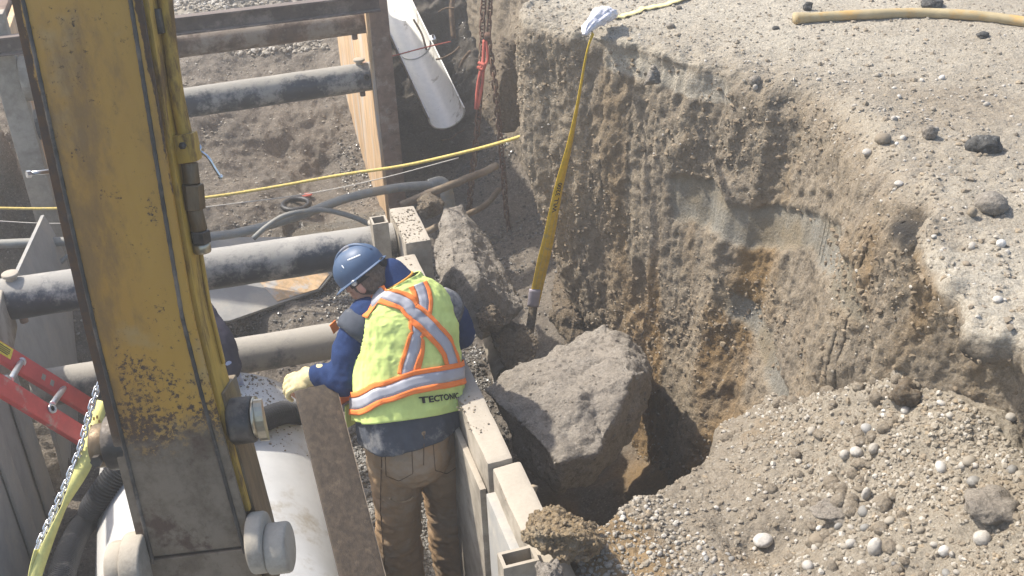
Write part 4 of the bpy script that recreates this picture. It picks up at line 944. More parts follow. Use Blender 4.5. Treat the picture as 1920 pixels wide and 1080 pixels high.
# rails: wide web seen obliquely
r1, d_, s_, n_ = rail(A0, A1, -side); r2, _, _, _ = rail(B0_, B1_, side)
# make webs face the viewer: rails are channels whose web normal is along the rung direction
def rail2(p, q, inward):
    d = unit(q-p); s = unit(inward-d*(inward@d)); n = np.cross(d, s); c = (p+q)/2; hl = np.linalg.norm(q-p)/2
    return join(obox(c, d*hl, n*.040, s*.003, .0015), obox(c+n*.037-s*.014, d*hl, n*.003, s*.014, .0015), obox(c-n*.037-s*.014, d*hl, n*.003, s*.014, .0015)), d, s, n
# the rung direction runs from the lower-left rail up to the right rail, partly towards the viewer
rungdir = unit((PD(112, 742, 4.75)-PD(136, 706, 5.0)))
def rail3(px0, py0, d0, px1, py1, d1):
    p, q = PD(px0, py0, d0), PD(px1, py1, d1); return p, q
pA, qA = rail3(-60, 619, 4.55, 186, 772, 5.1); pB, qB = rail3(-60, 682, 4.25, 158, 817, 4.75)
across = unit((pB+qB)/2-(pA+qA)/2); d = unit(qA-pA); across = unit(across-d*(across@d)); face = np.cross(d, across)
if face@ray(90, 740) > 0: face = -face                             # towards viewer
for (p, q, s) in ((pA, qA, 1), (pB, qB, -1)):
    dd = unit(q-p); c = (p+q)/2; hl = np.linalg.norm(q-p)/2
    webn = unit(across*.55+face*.83) if True else face; webn = unit(webn-dd*(webn@dd)); wd = np.cross(dd, webn)
    web = obox(c, dd*hl, wd*.041, webn*.003, .0015)
    fl1 = obox(c+wd*.039-webn*.013, dd*hl, wd*.003, webn*.013, .0015); fl2 = obox(c-wd*.039-webn*.013, dd*hl, wd*.003, webn*.013, .0015)
    mk('rail', join(web, fl1, fl2), MAT['red'], t, sharp=35)
    if s == 1: labn, labw, labd = webn, wd, dd
for (a, b_) in (((40, 678), (20, 712)), ((122, 724), (98, 758))):
    pa = onplane(a[0], a[1], (pA+qA)/2, face); pb = onplane(b_[0], b_[1], (pB+qB)/2, face)
    mk('rung', cyl(pa+(pa-pb)*.02, pb, .0135, 16, .002), MAT['alu'], t)
    mk('rung_ferrule', ring(pa-face*.0, pa+(pb-pa)*.06, .021, .012, 18), MAT['alu'], t)
for (x, y) in ((13, 713), (98, 766)):
    pc = onplane(x, y, (pB+qB)/2+labn*.004, labn)
    mk('rung_end', ring(pc-labn*.004, pc+labn*.005, .021, .012, 18), MAT['alu'], t)
    mk('rung_hole', cyl(pc-labn*.002, pc+labn*.0012, .012, 16), MAT['ink'], t)
pc = onplane(7, 655, (pA+qA)/2+labn*.004, labn)
mk('warning_label', obox(pc, labd*.045, labw*.026, labn*.001, 0), MAT['label'], t, smooth=False)
for k in range(4): mk('label_print', obox(pc+labn*.0015+labw*(.014-k*.009), labd*.032*(1 if k else .8), labw*.0022, labn*.0004, 0), MAT['ink'], t, smooth=False)
for x, y in ((82, 707), (98, 718)):
    pc = onplane(x, y, (pA+qA)/2+labn*.004, labn); mk('worn_patch', obox(pc, labd*.010, labw*.014, labn*.0006, 0), MAT['mudsteel'], t, smooth=False)

# ------------------------------------------------------------------ chains and straps
def link_mesh(Lh, Wh, r, mat, n=14, m=7):
    pts = []
    for i in range(n):
        q = 2*math.pi*i/n; x = math.cos(q)*Wh; z = math.sin(q)*Wh+(Lh-Wh)*(1 if math.sin(q) >= 0 else -1)
        pts.append((x, 0, z))
    P = np.array(pts); T = np.roll(P, -1, 0)-np.roll(P, 1, 0); T /= np.linalg.norm(T, axis=1)[:, None]; B = np.array([0, 1., 0]); V = []
    for k in range(n):
        nn = np.cross(T[k], B)
        for j in range(m):
            a = 2*math.pi*j/m; V.append(P[k]+r*(math.cos(a)*nn+math.sin(a)*B))
    F = [(k*m+j, ((k+1) % n)*m+j, ((k+1) % n)*m+(j+1) % m, k*m+(j+1) % m) for k in range(n) for j in range(m)]
    return mesh_of('link', V, F, mat)
def chain(label, path, pitch, Lh, Wh, r, mat, group=None, jit=.1):
    P = smoothpath(path, 200); s = np.concatenate([[0], np.cumsum(np.linalg.norm(np.diff(P, axis=0), axis=1))]); n = int(s[-1]/pitch)
    t = thing('chain', label, 'chain', P[-1], group); me = link_mesh(Lh, Wh, r, mat); rg = random.Random(len(label))
    for k in range(n+1):
        q = k*pitch; c = np.array([np.interp(q, s, P[:, i]) for i in range(3)]); c2 = np.array([np.interp(min(q+pitch*.6, s[-1]), s, P[:, i]) for i in range(3)]); c1 = np.array([np.interp(max(q-pitch*.6, 0), s, P[:, i]) for i in range(3)])
        Z = Vector(c2-c1).normalized(); R = Z.to_track_quat('Z', 'Y').to_matrix().to_4x4()
        o = bpy.data.objects.new('link', me); COL.objects.link(o); o.parent = t
        tw = Matrix.Rotation((math.pi/2)*(k % 2)+.6+rg.uniform(-jit, jit)*3, 4, 'Z')
        o.matrix_local = Matrix.Translation(Vector(c)-W[t].translation) @ R @ tw
    return t
def lay(pts, n=60): return smoothpath([PD(*p) for p in pts], n)
chain('bright zinc chain hanging beside the lime strap at the lower left', [PD(184, 722, 3.32), PD(168, 775, 3.3), PD(145, 855, 3.27), PD(105, 950, 3.24), PD(66, 1035, 3.2)], .0205, .0175, .0085, .0030, MAT['zinc'])
chain('left rusty chain hanging down past the red sling behind the bank corner', [PD(908, -20, 7.45), PD(904, 60, 7.5), PD(902, 150, 7.5), PD(893, 260, 7.6), PD(884, 340, 7.8), PD(879, 402, 8.1)], .046, .036, .018, .0065, MAT['rustchain'], 'rusty hanging chains')
chain('right rusty chain hanging closest to the bank corner', [PD(921, -20, 7.45), PD(917, 70, 7.5), PD(928, 160, 7.5), PD(937, 250, 7.6), PD(944, 330, 7.7), PD(950, 400, 7.9), PD(957, 445, 8.0)], .046, .036, .018, .0065, MAT['rustchain'], 'rusty hanging chains')
t = thing('red_sling', 'faded red sling with shackle knotted round the left rusty chain', 'sling', PD(900, 200, 7.4))
for off, w_ in ((0, .012), (8, .010)):
    mk('sling_strand', tube(lay([(908+off*.4, 75, 7.42), (906+off, 110, 7.42), (902+off*.6, 130, 7.4), (896+off, 160, 7.42), (892+off*.4, 205, 7.45)], 30), w_, 8), MAT['redcord'], t)
mk('shackle', cyl(PD(908, 68, 7.42), PD(920, 70, 7.42), .030, 16, .008), MAT['rustchain'], t)
mk('knot', tube(lay([(898, 118, 7.38), (908, 122, 7.34), (905, 130, 7.38), (896, 126, 7.40)], 20), .012, 8), MAT['redcord'], t)
# lime strap bottom left
t = thing('lime_strap', 'pale lime webbing strap running down beside the bright chain', 'strap', PD(70, 1080, 3.2))
P = lay([(193, 752, 3.36), (176, 800, 3.33), (158, 870, 3.27), (120, 950, 3.23), (85, 1030, 3.2), (60, 1100, 3.18)], 60)
hw = np.interp(np.linspace(0, 1, 60), [0, .25, .42, .6, .8, 1], [.018, .024, .022, .009, .016, .018]); ang = np.interp(np.linspace(0, 1, 60), [0, .4, .6, 1], [0, .3, 1.0, .5])
mk('webbing', ribbon(P, [CR*math.cos(a)+CF*math.sin(a) for a in ang], hw, .0012), MAT['straplime'], t)
P2 = lay([(70, 1030, 3.19), (62, 1060, 3.185), (55, 1100, 3.18)], 16); mk('webbing_loop', ribbon(P2, [CR*.5+CF*.8]*16, .010, .0012), MAT['straplime'], t)
for k, (x, y) in enumerate(((176, 785), (171, 800), (182, 782), (186, 790))): mk('print_mark', obox(PD(x, y, 3.325), CR*.003, CU*.005, CF*.0006, 0), MAT['yellowclean'], t, smooth=False)
# yellow lifting strap down the bank
def textmesh(name, txt, size, fn, mat, parent, ext=0, bold=0., spacing=1.):
    cu = bpy.data.curves.new('t', 'FONT'); cu.body = txt; cu.size = size; cu.offset = bold; cu.space_character = spacing; cu.resolution_u = 3
    o = bpy.data.objects.new('t', cu); COL.objects.link(o); dg = bpy.context.evaluated_depsgraph_get(); dg.update()
    me = bpy.data.meshes.new_from_object(o.evaluated_get(dg)); bpy.data.objects.remove(o)
    bm = bmesh.new(); bm.from_mesh(me); bmesh.ops.triangulate(bm, faces=bm.faces)
    bmesh.ops.subdivide_edges(bm, edges=[e for e in bm.edges if e.calc_length() > size*.2], cuts=1)
    V = np.array([v.co[:] for v in bm.verts]); bm.verts.index_update(); F = [tuple(v.index for v in f.verts) for f in bm.faces]; bm.free()
    V = np.array([fn(v[0], v[1]) for v in V]); return mk(name, (V, F), mat, parent, smooth=False)
SP = [(1112, 62, 5.14), (1100, 100, 5.13), (1084, 190, 5.20), (1068, 270, 5.32), (1048, 350, 5.5), (1030, 440, 5.75), (1014, 510, 5.95), (1000, 575, 6.10)]
P = lay(SP, 90); s_ = np.linspace(0, 1, 90)
t = thing('yellow_strap', 'long bright yellow lifting strap hanging over the bank edge into the pit', 'strap', P[-1])
hw = np.interp(s_, [0, .1, .3, .6, .8, 1], [.010, .008, .012, .026, .034, .030]); ang = np.interp(s_, [0, .1, .35, .7, 1], [.9, 1.15, .95, .35, .1])
WD = [CR*math.cos(a)+CF*math.sin(a) for a in ang]
mk('webbing', ribbon(P, WD, hw, .0014), MAT['strap'], t)
def on_strap(si, c, lift=.003):
    k = int(np.clip(si*89, 0, 88)); f = si*89-k; p = P[k]*(1-f)+P[k+1]*f; T = unit(P[k+1]-P[k]); d = WD[k]-T*(WD[k]@T); d = unit(d); n = np.cross(T, d)
    if n@CF > 0: n = -n
    return p+d*c+n*lift, T
L_ = np.linalg.norm(np.diff(P, axis=0), axis=1).sum()
textmesh('printed_letters', 'WLL 3200', .034, lambda x, y: on_strap(.645-x/L_, -(y-.012))[0], MAT['ink'], t, bold=.0006)
for c in (-.012, .012): mk('woven_line', ribbon(np.array([on_strap(q, c)[0] for q in np.linspace(.62, .98, 30)]), [CR]*30, .0012, .0004), MAT['rope'], t)
mk('sewn_tag', ribbon(lay([(1003, 543, 6.02), (999, 575, 6.08)], 8), [CR]*8, .031, .004), MAT['tag'], t)
mk('webbing_end', ribbon(lay([(1001, 560, 6.11), (998, 590, 6.12), (993, 620, 6.08), (986, 650, 5.98)], 16), [CR]*16, .024, .003), MAT['rockb'], t)
# strap continuing over the road surface
t = thing('road_strap', 'pale yellow strap lying on the road surface, leading away from the plastic bag', 'strap', PZ(1200, 20, 2.16))
pts = []
for x, y in ((1150, 27), (1180, 19), (1215, 9), (1255, 0), (1300, -12)):
    p = PZ(x, y, 2.17); h = down(p[0], p[1], ('bank',)); pts.append(np.array([p[0], p[1], h[0]+.012]))
Pp = smoothpath(pts, 40); 
for i in range(40):
    h = down(Pp[i][0], Pp[i][1], ('bank',)); Pp[i][2] = h[0]+.010
mk('webbing', ribbon(Pp, [np.cross([0, 0, 1.], CR)]*40, .024, .0015), simple('faded yellow webbing', (.72, .60, .28), .8, 0, .08), t)
# plastic bag wrapped over the strap at the edge
def bagmat():
    m, n, b = newmat('thin white plastic'); b.inputs['Base Color'].default_value = (.72, .70, .74, 1); b.inputs['Roughness'].default_value = .35
    b.inputs['Transmission Weight'].default_value = .15; b.inputs['Subsurface Weight'].default_value = .2; b.inputs['Subsurface Radius'].default_value = (.02, .02, .02)
    g = NG(n); g.link(g.bump(g.noise(40, 3, .6, dist=2.), .006, .6), b.inputs['Normal']); return m
MAT['bag'] = bagmat()
bagp = [(PD(1096, 66, 5.08), .022), (PD(1102, 52, 5.10), .035), (PD(1116, 40, 5.15), .050), (PD(1128, 30, 5.20), .055), (PD(1142, 27, 5.26), .030), (PD(1155, 27, 5.30), .010)]
V, F = tube(smoothpath([p for p, r in bagp], 60), np.interp(np.linspace(0, 1, 60), np.linspace(0, 1, 6), [.008, .022, .026, .040, .034, .010]), 48)
T = (V-V.mean(0)); V = V+unit([0, 0, 1])*0
aa = np.tile(np.linspace(0, 2*math.pi, 48, endpoint=False), 60); ss = np.repeat(np.linspace(0, 1, 60), 48); dn = fbm(np.stack([np.cos(aa)*1.1, np.sin(aa)*1.1, ss*1.6], 1), 2.4, 4, 201, .6, ridge=True)*.026+fbm(V, 60, 2, 202, ridge=True)*.004
cen = np.repeat(smoothpath([p for p, r in bagp], 60), 48, 0); V = cen+(V-cen)*(1+dn*22)[:, None]*np.array([1, 1, .8])
tag(mk('plastic_bag', (V, F), MAT['bag']), 'crumpled white plastic bag wrapped round the yellow strap at the bank edge', 'plastic bag')

# ------------------------------------------------------------------ ropes, hoses, roots
def rope(name, label, cat, pts, r, mat, n=60, seg=8, wig=0., group=None):
    P = lay(pts, n)
    if wig: P = P+np.array([0, 0, 1])*(wig*fbm(P, 6, 3, 5))[:, None]+np.array([0, 1, 0])*(wig*fbm(P, 6, 3, 9))[:, None]
    return tag(mk(name, tube(P, r, seg), mat), label, cat, group)
rope('yellow_rope', 'yellow rope tied across the trench from the left post to the bank', 'rope', [(-30, 390, 7.2), (105, 391, 7.15), (240, 384, 7.0), (380, 371, 6.9), (500, 353, 6.8), (640, 328, 6.6), (760, 310, 6.4), (880, 283, 6.15), (960, 261, 5.95), (990, 250, 5.85)], .010, MAT['rope'], 90)
rope('white_string', 'thin white string sagging just below the yellow rope', 'string', [(-30, 413, 7.1), (110, 419, 7.1), (250, 410, 7.1), (380, 389, 7.1), (560, 366, 7.1), (700, 338, 7.0), (860, 296, 6.9)], .0032, MAT['string'], 60, 6)
rope('red_string', 'thin red string stretched just above the black strut with the bolt hole', 'string', [(300, 193, 7.75), (350, 187, 7.8), (500, 162, 7.85), (640, 128, 7.9), (740, 104, 8.1), (793, 90, 8.15), (845, 78, 8.4)], .005, MAT['redcord'], 50, 6)
t = thing('grey_hose', 'long grey suction hose with a coupling, crossing the trench above the mud', 'hose', PD(600, 390, 7.2))
mk('hose_pipe', tube(lay([(-40, 459, 7.0), (60, 455, 7.0), (118, 453, 7.0), (250, 452, 7.0), (390, 444, 7.05), (470, 431, 7.1), (560, 405, 7.15), (650, 372, 7.2), (740, 353, 7.3), (815, 346, 7.4)], 90), .030, 14), MAT['hose'], t)
mk('elbow', tube(lay([(806, 347, 7.4), (826, 342, 7.42), (836, 352, 7.42), (839, 366, 7.42)], 16), .042, 14), MAT['hose'], t)
mk('coupling', cyl(PD(838, 362, 7.42), PD(841, 388, 7.45), .048, 18, .006), MAT['hose'], t)
rope('thin_hose', 'thinner grey hose looping over the thick grey suction hose', 'hose', [(475, 447, 7.0), (500, 425, 7.0), (530, 406, 7.05), (565, 397, 7.1), (610, 394, 7.15), (660, 406, 7.2), (700, 424, 7.25), (728, 436, 7.3)], .017, MAT['hose'], 50, 10)
rope('muddy_pipe', 'brown muddy pipe running from the rusty post up towards the chains', 'pipe', [(752, 386, 7.3), (790, 371, 7.3), (830, 352, 7.3), (880, 332, 7.4), (932, 310, 7.5)], .026, MAT['hosebrown'], 40, 12, .02)
rope('brown_hose', 'curved brown hose end behind the tall leaning boulder', 'hose', [(735, 430, 7.3), (790, 437, 7.2), (830, 420, 7.2), (870, 405, 7.5), (910, 385, 7.8), (935, 355, 8.0)], .022, MAT['hosebrown'], 40, 10, .01)
rope('grey_cable', 'grey cable running down the soil at the left behind the yellow arm', 'cable', [(128, 478, 7.0), (112, 494, 7.0), (98, 508, 7.1), (70, 515, 7.2), (30, 512, 7.3)], .016, MAT['hose'], 30, 8)
hh = hit(1700, 34, ('bank',))
pts = []
for x, y in ((1488, 38), (1560, 33), (1640, 29), (1720, 27), (1800, 30), (1880, 38), (1990, 55)):
    h = hit(x, y+6, ('bank',))[0]; pts.append(h+[0, 0, .022])
t = thing('muddy_hose', 'long yellowish muddy hose lying on the road surface at the top right', 'hose', pts[0])
Ph = smoothpath(pts, 80); mk('hose_pipe', tube(Ph, np.interp(np.arange(80), [0, 3, 6], [.031, .029, .024]), 16), simple('muddy yellow hose', (.36, .29, .165), .75, 0, .12, (.42, .27, .10), .35, 12, .002), t)
rr = random.Random(4)
for k, (pts_, r_) in enumerate([([(822, 22, 8.3), (835, 14, 8.25), (852, 16, 8.2)], .006), ([(775, 35, 8.3), (790, 60, 8.3), (800, 95, 8.3)], .008), ([(818, 112, 8.3), (835, 108, 8.25), (850, 98, 8.2), (862, 88, 8.2)], .008),
        ([(862, 128, 7.9), (872, 112, 7.85), (882, 98, 7.8)], .012), ([(850, 70, 8.3), (846, 20, 8.3), (851, -20, 8.3)], .02), ([(828, 265, 8.6), (845, 262, 8.6), (858, 250, 8.6), (872, 244, 8.6)], .006)]):
    rope('root', ['thin pale root poking out at the top of the dark back wall', 'root hanging in the dark back wall beside the chute', 'pale root below the red string', 'short broken root left of the hanging chains', 'thick root at the very top of the dark back wall', 'curled root on the ground below the chute'][k], 'root', pts_, r_, MAT['root'], 20, 7, .02)
tag(mk('broken_root', tube(lay([(1003, 938, 3.9), (1000, 926, 3.9), (1003, 910, 3.9)], 14), [.010]*12+[.013, .012], 10), MAT['clod']), 'short pale root stub sticking up behind the panel top by the ochre clay', 'root')
tag(mk('clay_drain_pipe', ring(PD(952, 708, 5.85), PD(930, 640, 6.2), .075, .06, 30), MAT['mudsteel']), 'short pale pipe half hidden under the ochre brown clay lump', 'drain pipe')

# pvc chute
t = thing('plastic_chute', 'long pale half round plastic pipe leaning behind the rusty post', 'half pipe', PY(838, 240, 8.1))
e0, e1 = PY(838, 216, 7.75), PY(712, -50, 9.3); a_ = unit(e1-e0); toC = unit(CC-e0); op = np.array([-.12, -.1, 1.]); op = unit(op-a_*(op@a_)); sd_ = np.cross(a_, op)
R_ = .148; na = 22; nl = 24; V = []
for rr_ in (R_, R_-.010):
    for i in range(nl):
        p = e0+(e1-e0)*i/(nl-1)
        for j in range(na):
            q = math.radians(-12)+math.radians(204)*j/(na-1); V.append(p+rr_*(math.cos(q)*sd_-math.sin(q)*op))
m_ = nl*na; F = []
for i in range(nl-1):
    for j in range(na-1):
        a = i*na+j; F += [(a, a+1, a+na+1, a+na), (m_+a, m_+a+na, m_+a+na+1, m_+a+1)]
    F += [(i*na, (i+1)*na, m_+(i+1)*na, m_+i*na), (i*na+na-1, m_+i*na+na-1, m_+(i+1)*na+na-1, (i+1)*na+na-1)]
for j in range(na-1): F += [(j, m_+j, m_+j+1, j+1), ((nl-1)*na+j, (nl-1)*na+j+1, m_+(nl-1)*na+j+1, m_+(nl-1)*na+j)]
mk('chute_shell', (V, F), MAT['pvc'], t, sharp=40)
sl = .46; cpos = e0+(e1-e0)*sl
bp = [cpos+(R_+.004)*(math.cos(q)*sd_-math.sin(q)*op) for q in np.linspace(math.radians(-14), math.radians(194), 30)]
mk('band', tube(np.array(bp), .006, 6), MAT['alu'], t)
bi = [cpos+(R_-.014)*(math.cos(q)*sd_-math.sin(q)*op) for q in np.linspace(math.radians(-10), math.radians(190), 30)]
mk('band', tube(np.array(bi), .005, 6), MAT['alu'], t)
for s in (-1, 1):
    c_ = cpos+s*sd_*(R_+.012)+op*.025
    if PD and s*(sd_@CR) > 0: mk('band_clip', obox(c_, a_*.03, sd_*.02, op*.02, .004), MAT['alu'], t)
    if s*(sd_@CR) > 0: mk('clip_bolt', cyl(c_+op*.015, c_+op*.045, .008, 8), MAT['darksteel'], t)

# corrugated drain hose over the concrete pipe
def corrugated(name, path, r, pitch, mat, par):
    P = smoothpath(path, 400); s = np.concatenate([[0], np.cumsum(np.linalg.norm(np.diff(P, axis=0), axis=1))]); n = int(s[-1]/pitch*4)
    q = np.linspace(0, s[-1], n); Q = np.stack([np.interp(q, s, P[:, i]) for i in range(3)], 1)
    R = r*(1+.11*np.where((np.arange(n) % 4) < 2, 1, -.6)); return mk(name, tube(Q, R, 22), mat, par, sharp=30)
t = thing('corrugated_hose', 'black corrugated drain hose draped over the white concrete pipe', 'hose', (-.6, 3.4, .9))
def onpipe(y, ang, off=.045): return np.array([PCX+(PR+off)*math.sin(ang), y, PCZ+(PR+off)*math.cos(ang)])
hp2 = [PX(108, 1120, -.87), PX(117, 1073, -.87), PX(141, 1007, -.86), PX(166, 970, -.83), onpipe(3.90, -.95), onpipe(3.93, -.55), onpipe(3.90, -.25), onpipe(3.87, 0), onpipe(3.90, .3), onpipe(4.05, .6), onpipe(4.12, .8)]
corrugated('hose_pipe', hp2, .047, .0135, MAT['black'], t)
# dirt lying on the far end of the pipe and on the struts
def dirtpile(name, label, c, r, mat, seed, squash=.3, rx=None):
    V, F = ico(4); V = V*(1+.45*fbm(V, 1.6, 4, seed))[:, None]*(1+.12*fbm(V, 7, 3, seed+1))[:, None]
    V = V*np.array([r, rx or r, r*squash])+np.asarray(c); return tag(mk(name, (V, F), mat), label, 'dirt')
dirtpile('dirt_patch', 'brown dirt heaped on the lowest strut beside the worker', PY(580, 627, 5.2)+[0, 0, .0], .07, MAT['rockb'], 301, .35)
rg = np.random.default_rng(77); n = 900
yy_ = 4.38-.55*rg.random(n)**1.7; aa_ = rg.normal(.25, .35, n); XYZ = np.array([onpipe(y, a, .0) for y, a in zip(yy_, aa_)]); pebbles('pipe_grit', XYZ, .0015+.006*rg.random(n)**3, MAT['clod'], 1, .5, seed=78, sink=.4)

# ------------------------------------------------------------------ leaning plank held by the worker
t = thing('plank', 'dark wet timber plank standing on end, its top gripped by the worker in the glove', 'plank', PY(690, 1110, 3.4))
pt, pb = PY(590, 728, 3.66), PY(700, 1165, 2.90); d = unit(pt-pb); wv = unit(np.array([1, .10, 0.])); wv = unit(wv-d*(wv@d)); nv = np.cross(d, wv)
b = obox((pt+pb)/2, d*np.linalg.norm(pt-pb)/2, wv*.080, nv*.020, .003); b = subd(b, 6); V = b[0]+nv*(.004*fbm(b[0], 3, 2, 8))[:, None]
mk('board', (V, b[1]), MAT['plank'], t, sharp=40)
mk('bright_edge', obox((pt+pb)/2+wv*.0815, d*np.linalg.norm(pt-pb)/2*.998, wv*.0018, nv*.0185, 0), MAT['plankedge'], t, smooth=False)

# ------------------------------------------------------------------ people
SKIN = simple('skin', (.55, .30, .22), .55, 0, .08, bump=.0005)
NAVY = simple('navy fleece', (.022, .042, .115), .95, 0, .12, None, 0, 120, .0015, .1)
DENIM = simple('faded dark denim', (.075, .083, .10), .95, 0, .14, (.24, .235, .23), .4, 16, .0015, .1)
BROWN = simple('brown duck canvas', (.30, .205, .122), .95, 0, .12, (.31, .24, .17), .5, 11, .0015, .1)
LIME = simple('fluorescent lime mesh', (.60, .71, .23), .8, 0, .09, (.42, .5, .14), .12, 9, .0012, .2)
REFL = simple('grey reflective tape', (.40, .40, .43), .45, 0, .06, (.35, .33, .30), .2, 12, .0006, .5)
ORNG = simple('fluorescent orange tape', (.92, .24, .06), .8, 0, .05, (.6, .25, .12), .15, 12, .0006, .2)
HAT = simple('blue helmet plastic', (.05, .09, .165), .5, 0, .08, (.25, .24, .24), .12, 14, .0003, .5)
HAIR = simple('grey brown hair', (.14, .105, .08), .8, 0, .4, None, 0, 60, .003, .3, 0, 0, (3, 3, .8))
GLOVE = simple('pale work glove', (.60, .50, .26), .85, 0, .12, (.35, .30, .2), .3, 25, .002)
GLOVE2 = simple('pale blue work glove', (.36, .40, .55), .85, 0, .1, (.4, .38, .35), .2, 25, .001)
GREYSW = simple('dark purple grey sweatshirt', (.050, .045, .062), .95, 0, .12, (.1, .09, .09), .2, 25, .0015, .1)
BOOT = simple('tan boot leather', (.30, .24, .16), .8, 0, .2, (.35, .3, .25), .4, 14, .002)
BLK = simple('black webbing', (.02, .02, .022), .7, 0, .2)
def ell(c, ax_, R=None):
    V, F = ico(3); V = V*np.asarray(ax_, float)
    if R is not None: V = V@np.asarray(R)                           # rows of R = local axes
    return V+np.asarray(c), [tuple(f) for f in F]
def limb(pts, rs, n=20):
    P = np.asarray(pts, float); m = 10*(len(P)-1)+1; Q = smoothpath(P, m) if len(P) > 2 else np.linspace(P[0], P[1], m)
    R = np.interp(np.linspace(0, 1, m), np.linspace(0, 1, len(rs)), rs); a = tube(Q, R, n)
    return join(a, ell(Q[0], [R[0]]*3), ell(Q[-1], [R[-1]]*3))
def cloth(name, shapes, mat, parent, voxel=.009, sm=8, wr=None, seed=1):
    V, F, N = remesh(join(*shapes), voxel, sm)
    if wr is not None: V = V+N*np.asarray(wr(V, N))[:, None]
    return mk(name, (V, F), mat, parent)
def headframe(f, u):
    u = unit(u); f = unit(np.asarray(f)-u*(np.asarray(f)@u)); r = np.cross(f, u); return f, r, u
def head_shapes(c, f, r, u):
    R = np.array([r, f, u]); o = lambda x, y, z: c+r*x+f*y+u*z
    S = [ell(o(0, -.005, .02), (.074, .093, .088), R), ell(o(0, .035, -.045), (.055, .055, .055), R), ell(o(0, .07, -.082), (.028, .026, .022), R),
         ell(o(0, .098, -.018), (.012, .020, .024), R), ell(o(0, .106, -.032), (.015, .013, .011), R), ell(o(0, .088, -.058), (.025, .012, .007), R), ell(o(0, .087, -.068), (.022, .011, .007), R),
         ell(o(.036, .078, .006), (.018, .014, .008), R), ell(o(-.036, .078, .006), (.018, .014, .008), R), ell(o(0, .085, .018), (.045, .012, .008), R)]
    for s in (-1, 1):
        S += [ell(o(s*.076, -.005, -.012), (.010, .020, .031), R), ell(o(s*.084, -.014, -.002), (.006, .012, .024), R)]
    return S
def hard_hat(c, f, r, u, mat, parent):
    o = lambda x, y, z: c+r*x+f*y+u*z
    nth, nph = 48, 18; V = []
    for i in range(nph+1):
        ph = i/nph*math.pi/2
        for j in range(nth):
            th = 2*math.pi*j/nth; s = math.sin(ph)**.92; rad = 1+.012*math.cos(8*th)*math.sin(ph)*0
            V.append(o(.093*math.cos(th)*s*rad, .114*math.sin(th)*s*rad, .044+.088*math.cos(ph)))
    F = [(i*nth+j, (i+1)*nth+j, (i+1)*nth+(j+1) % nth, i*nth+(j+1) % nth) for i in range(nph) for j in range(nth)]
    n0 = len(V)
    for k, (e, dz) in enumerate(((0.0, -.012), (0.0, -.024), (.010, -.030), (.010, -.033), (-.004, -.028), (-.006, 0))):
        for j in range(nth):
            th = 2*math.pi*j/nth; fr = max(0, math.sin(th))**1.5; ee = e*(1+2.8*fr)
            V.append(o((.093+ee)*math.cos(th), (.114+ee)*math.sin(th), .044+dz-.006*fr*(e > 0)))
    F += [(n0-nth+j, n0+j, n0+(j+1) % nth, n0-nth+(j+1) % nth) for j in range(nth)]
    for k in range(5): F += [(n0+k*nth+j, n0+(k+1)*nth+j, n0+(k+1)*nth+(j+1) % nth, n0+k*nth+(j+1) % nth) for j in range(nth)]
    hh_ = mk('hard_hat', (V, F), mat, parent, sharp=50)
    P = [o(0, -.108*math.cos(a), .046+.090*math.sin(a)) for a in np.linspace(.25, math.pi-.35, 30)]
    mk('crown_ridge', tube(P, .008, 10), mat, hh_)
    P = [o((.088)*math.cos(a), .106*math.sin(a), .006) for a in np.linspace(math.pi*.93, math.pi*2.07, 40)]
    mk('suspension_band', ribbon(P, [u]*40, .014, .0015), BLK, hh_)
    mk('ratchet_knob', cyl(o(0, -.104, .004), o(0, -.120, .002), .020, 20, .003), BLK, hh_)
    for s in (-1, 1): mk('side_clip', cyl(o(s*.088, -.01, .008), o(s*.100, -.01, .008), .013, 16, .003), BLK if s > 0 else MAT['alu'], hh_)
    return hh_, o

# ---- the worker
wk = thing('person', 'worker bent over seen from behind in lime safety vest, brown trousers and blue hard hat', 'person', (.50, 3.5, 0))
SPN = [(774, 838, 3.500), (770, 790, 3.535), (766, 730, 3.595), (764, 670, 3.665), (762, 612, 3.725), (758, 572, 3.765), (746, 536, 3.805), (738, 520, 3.82)]
C_ = smoothpath([PY(*p) for p in SPN], 64); VV = np.linspace(0, 1, 64)
kv = np.linspace(0, 1, 8)
Wd_ = np.interp(VV, kv, [.214, .217, .213, .207, .199, .182, .096, .067]); Dd_ = np.interp(VV, kv, [.150, .150, .145, .140, .130, .105, .075, .062])
Rv = np.stack([np.interp(VV, kv, q) for q in ([.92, .93, .95, .97, .985, .99, .99, .99], [.36, .33, .27, .20, .14, .12, .12, .12], [.12, .11, .09, .06, .04, .03, .03, .03])], 1); Rv /= np.linalg.norm(Rv, axis=1)[:, None]
Tv = np.gradient(C_, axis=0); Tv /= np.linalg.norm(Tv, axis=1)[:, None]; Rv -= Tv*(Rv*Tv).sum(1)[:, None]; Rv /= np.linalg.norm(Rv, axis=1)[:, None]; Dv = np.cross(Tv, Rv)
def itp(A, v): 
    v = np.clip(v, 0, 1)*63; i = np.minimum(v.astype(int), 62); f = (v-i)
    return A[i]*(1-f)[:, None]+A[i+1]*f[:, None] if A.ndim == 2 else A[i]*(1-f)+A[i+1]*f
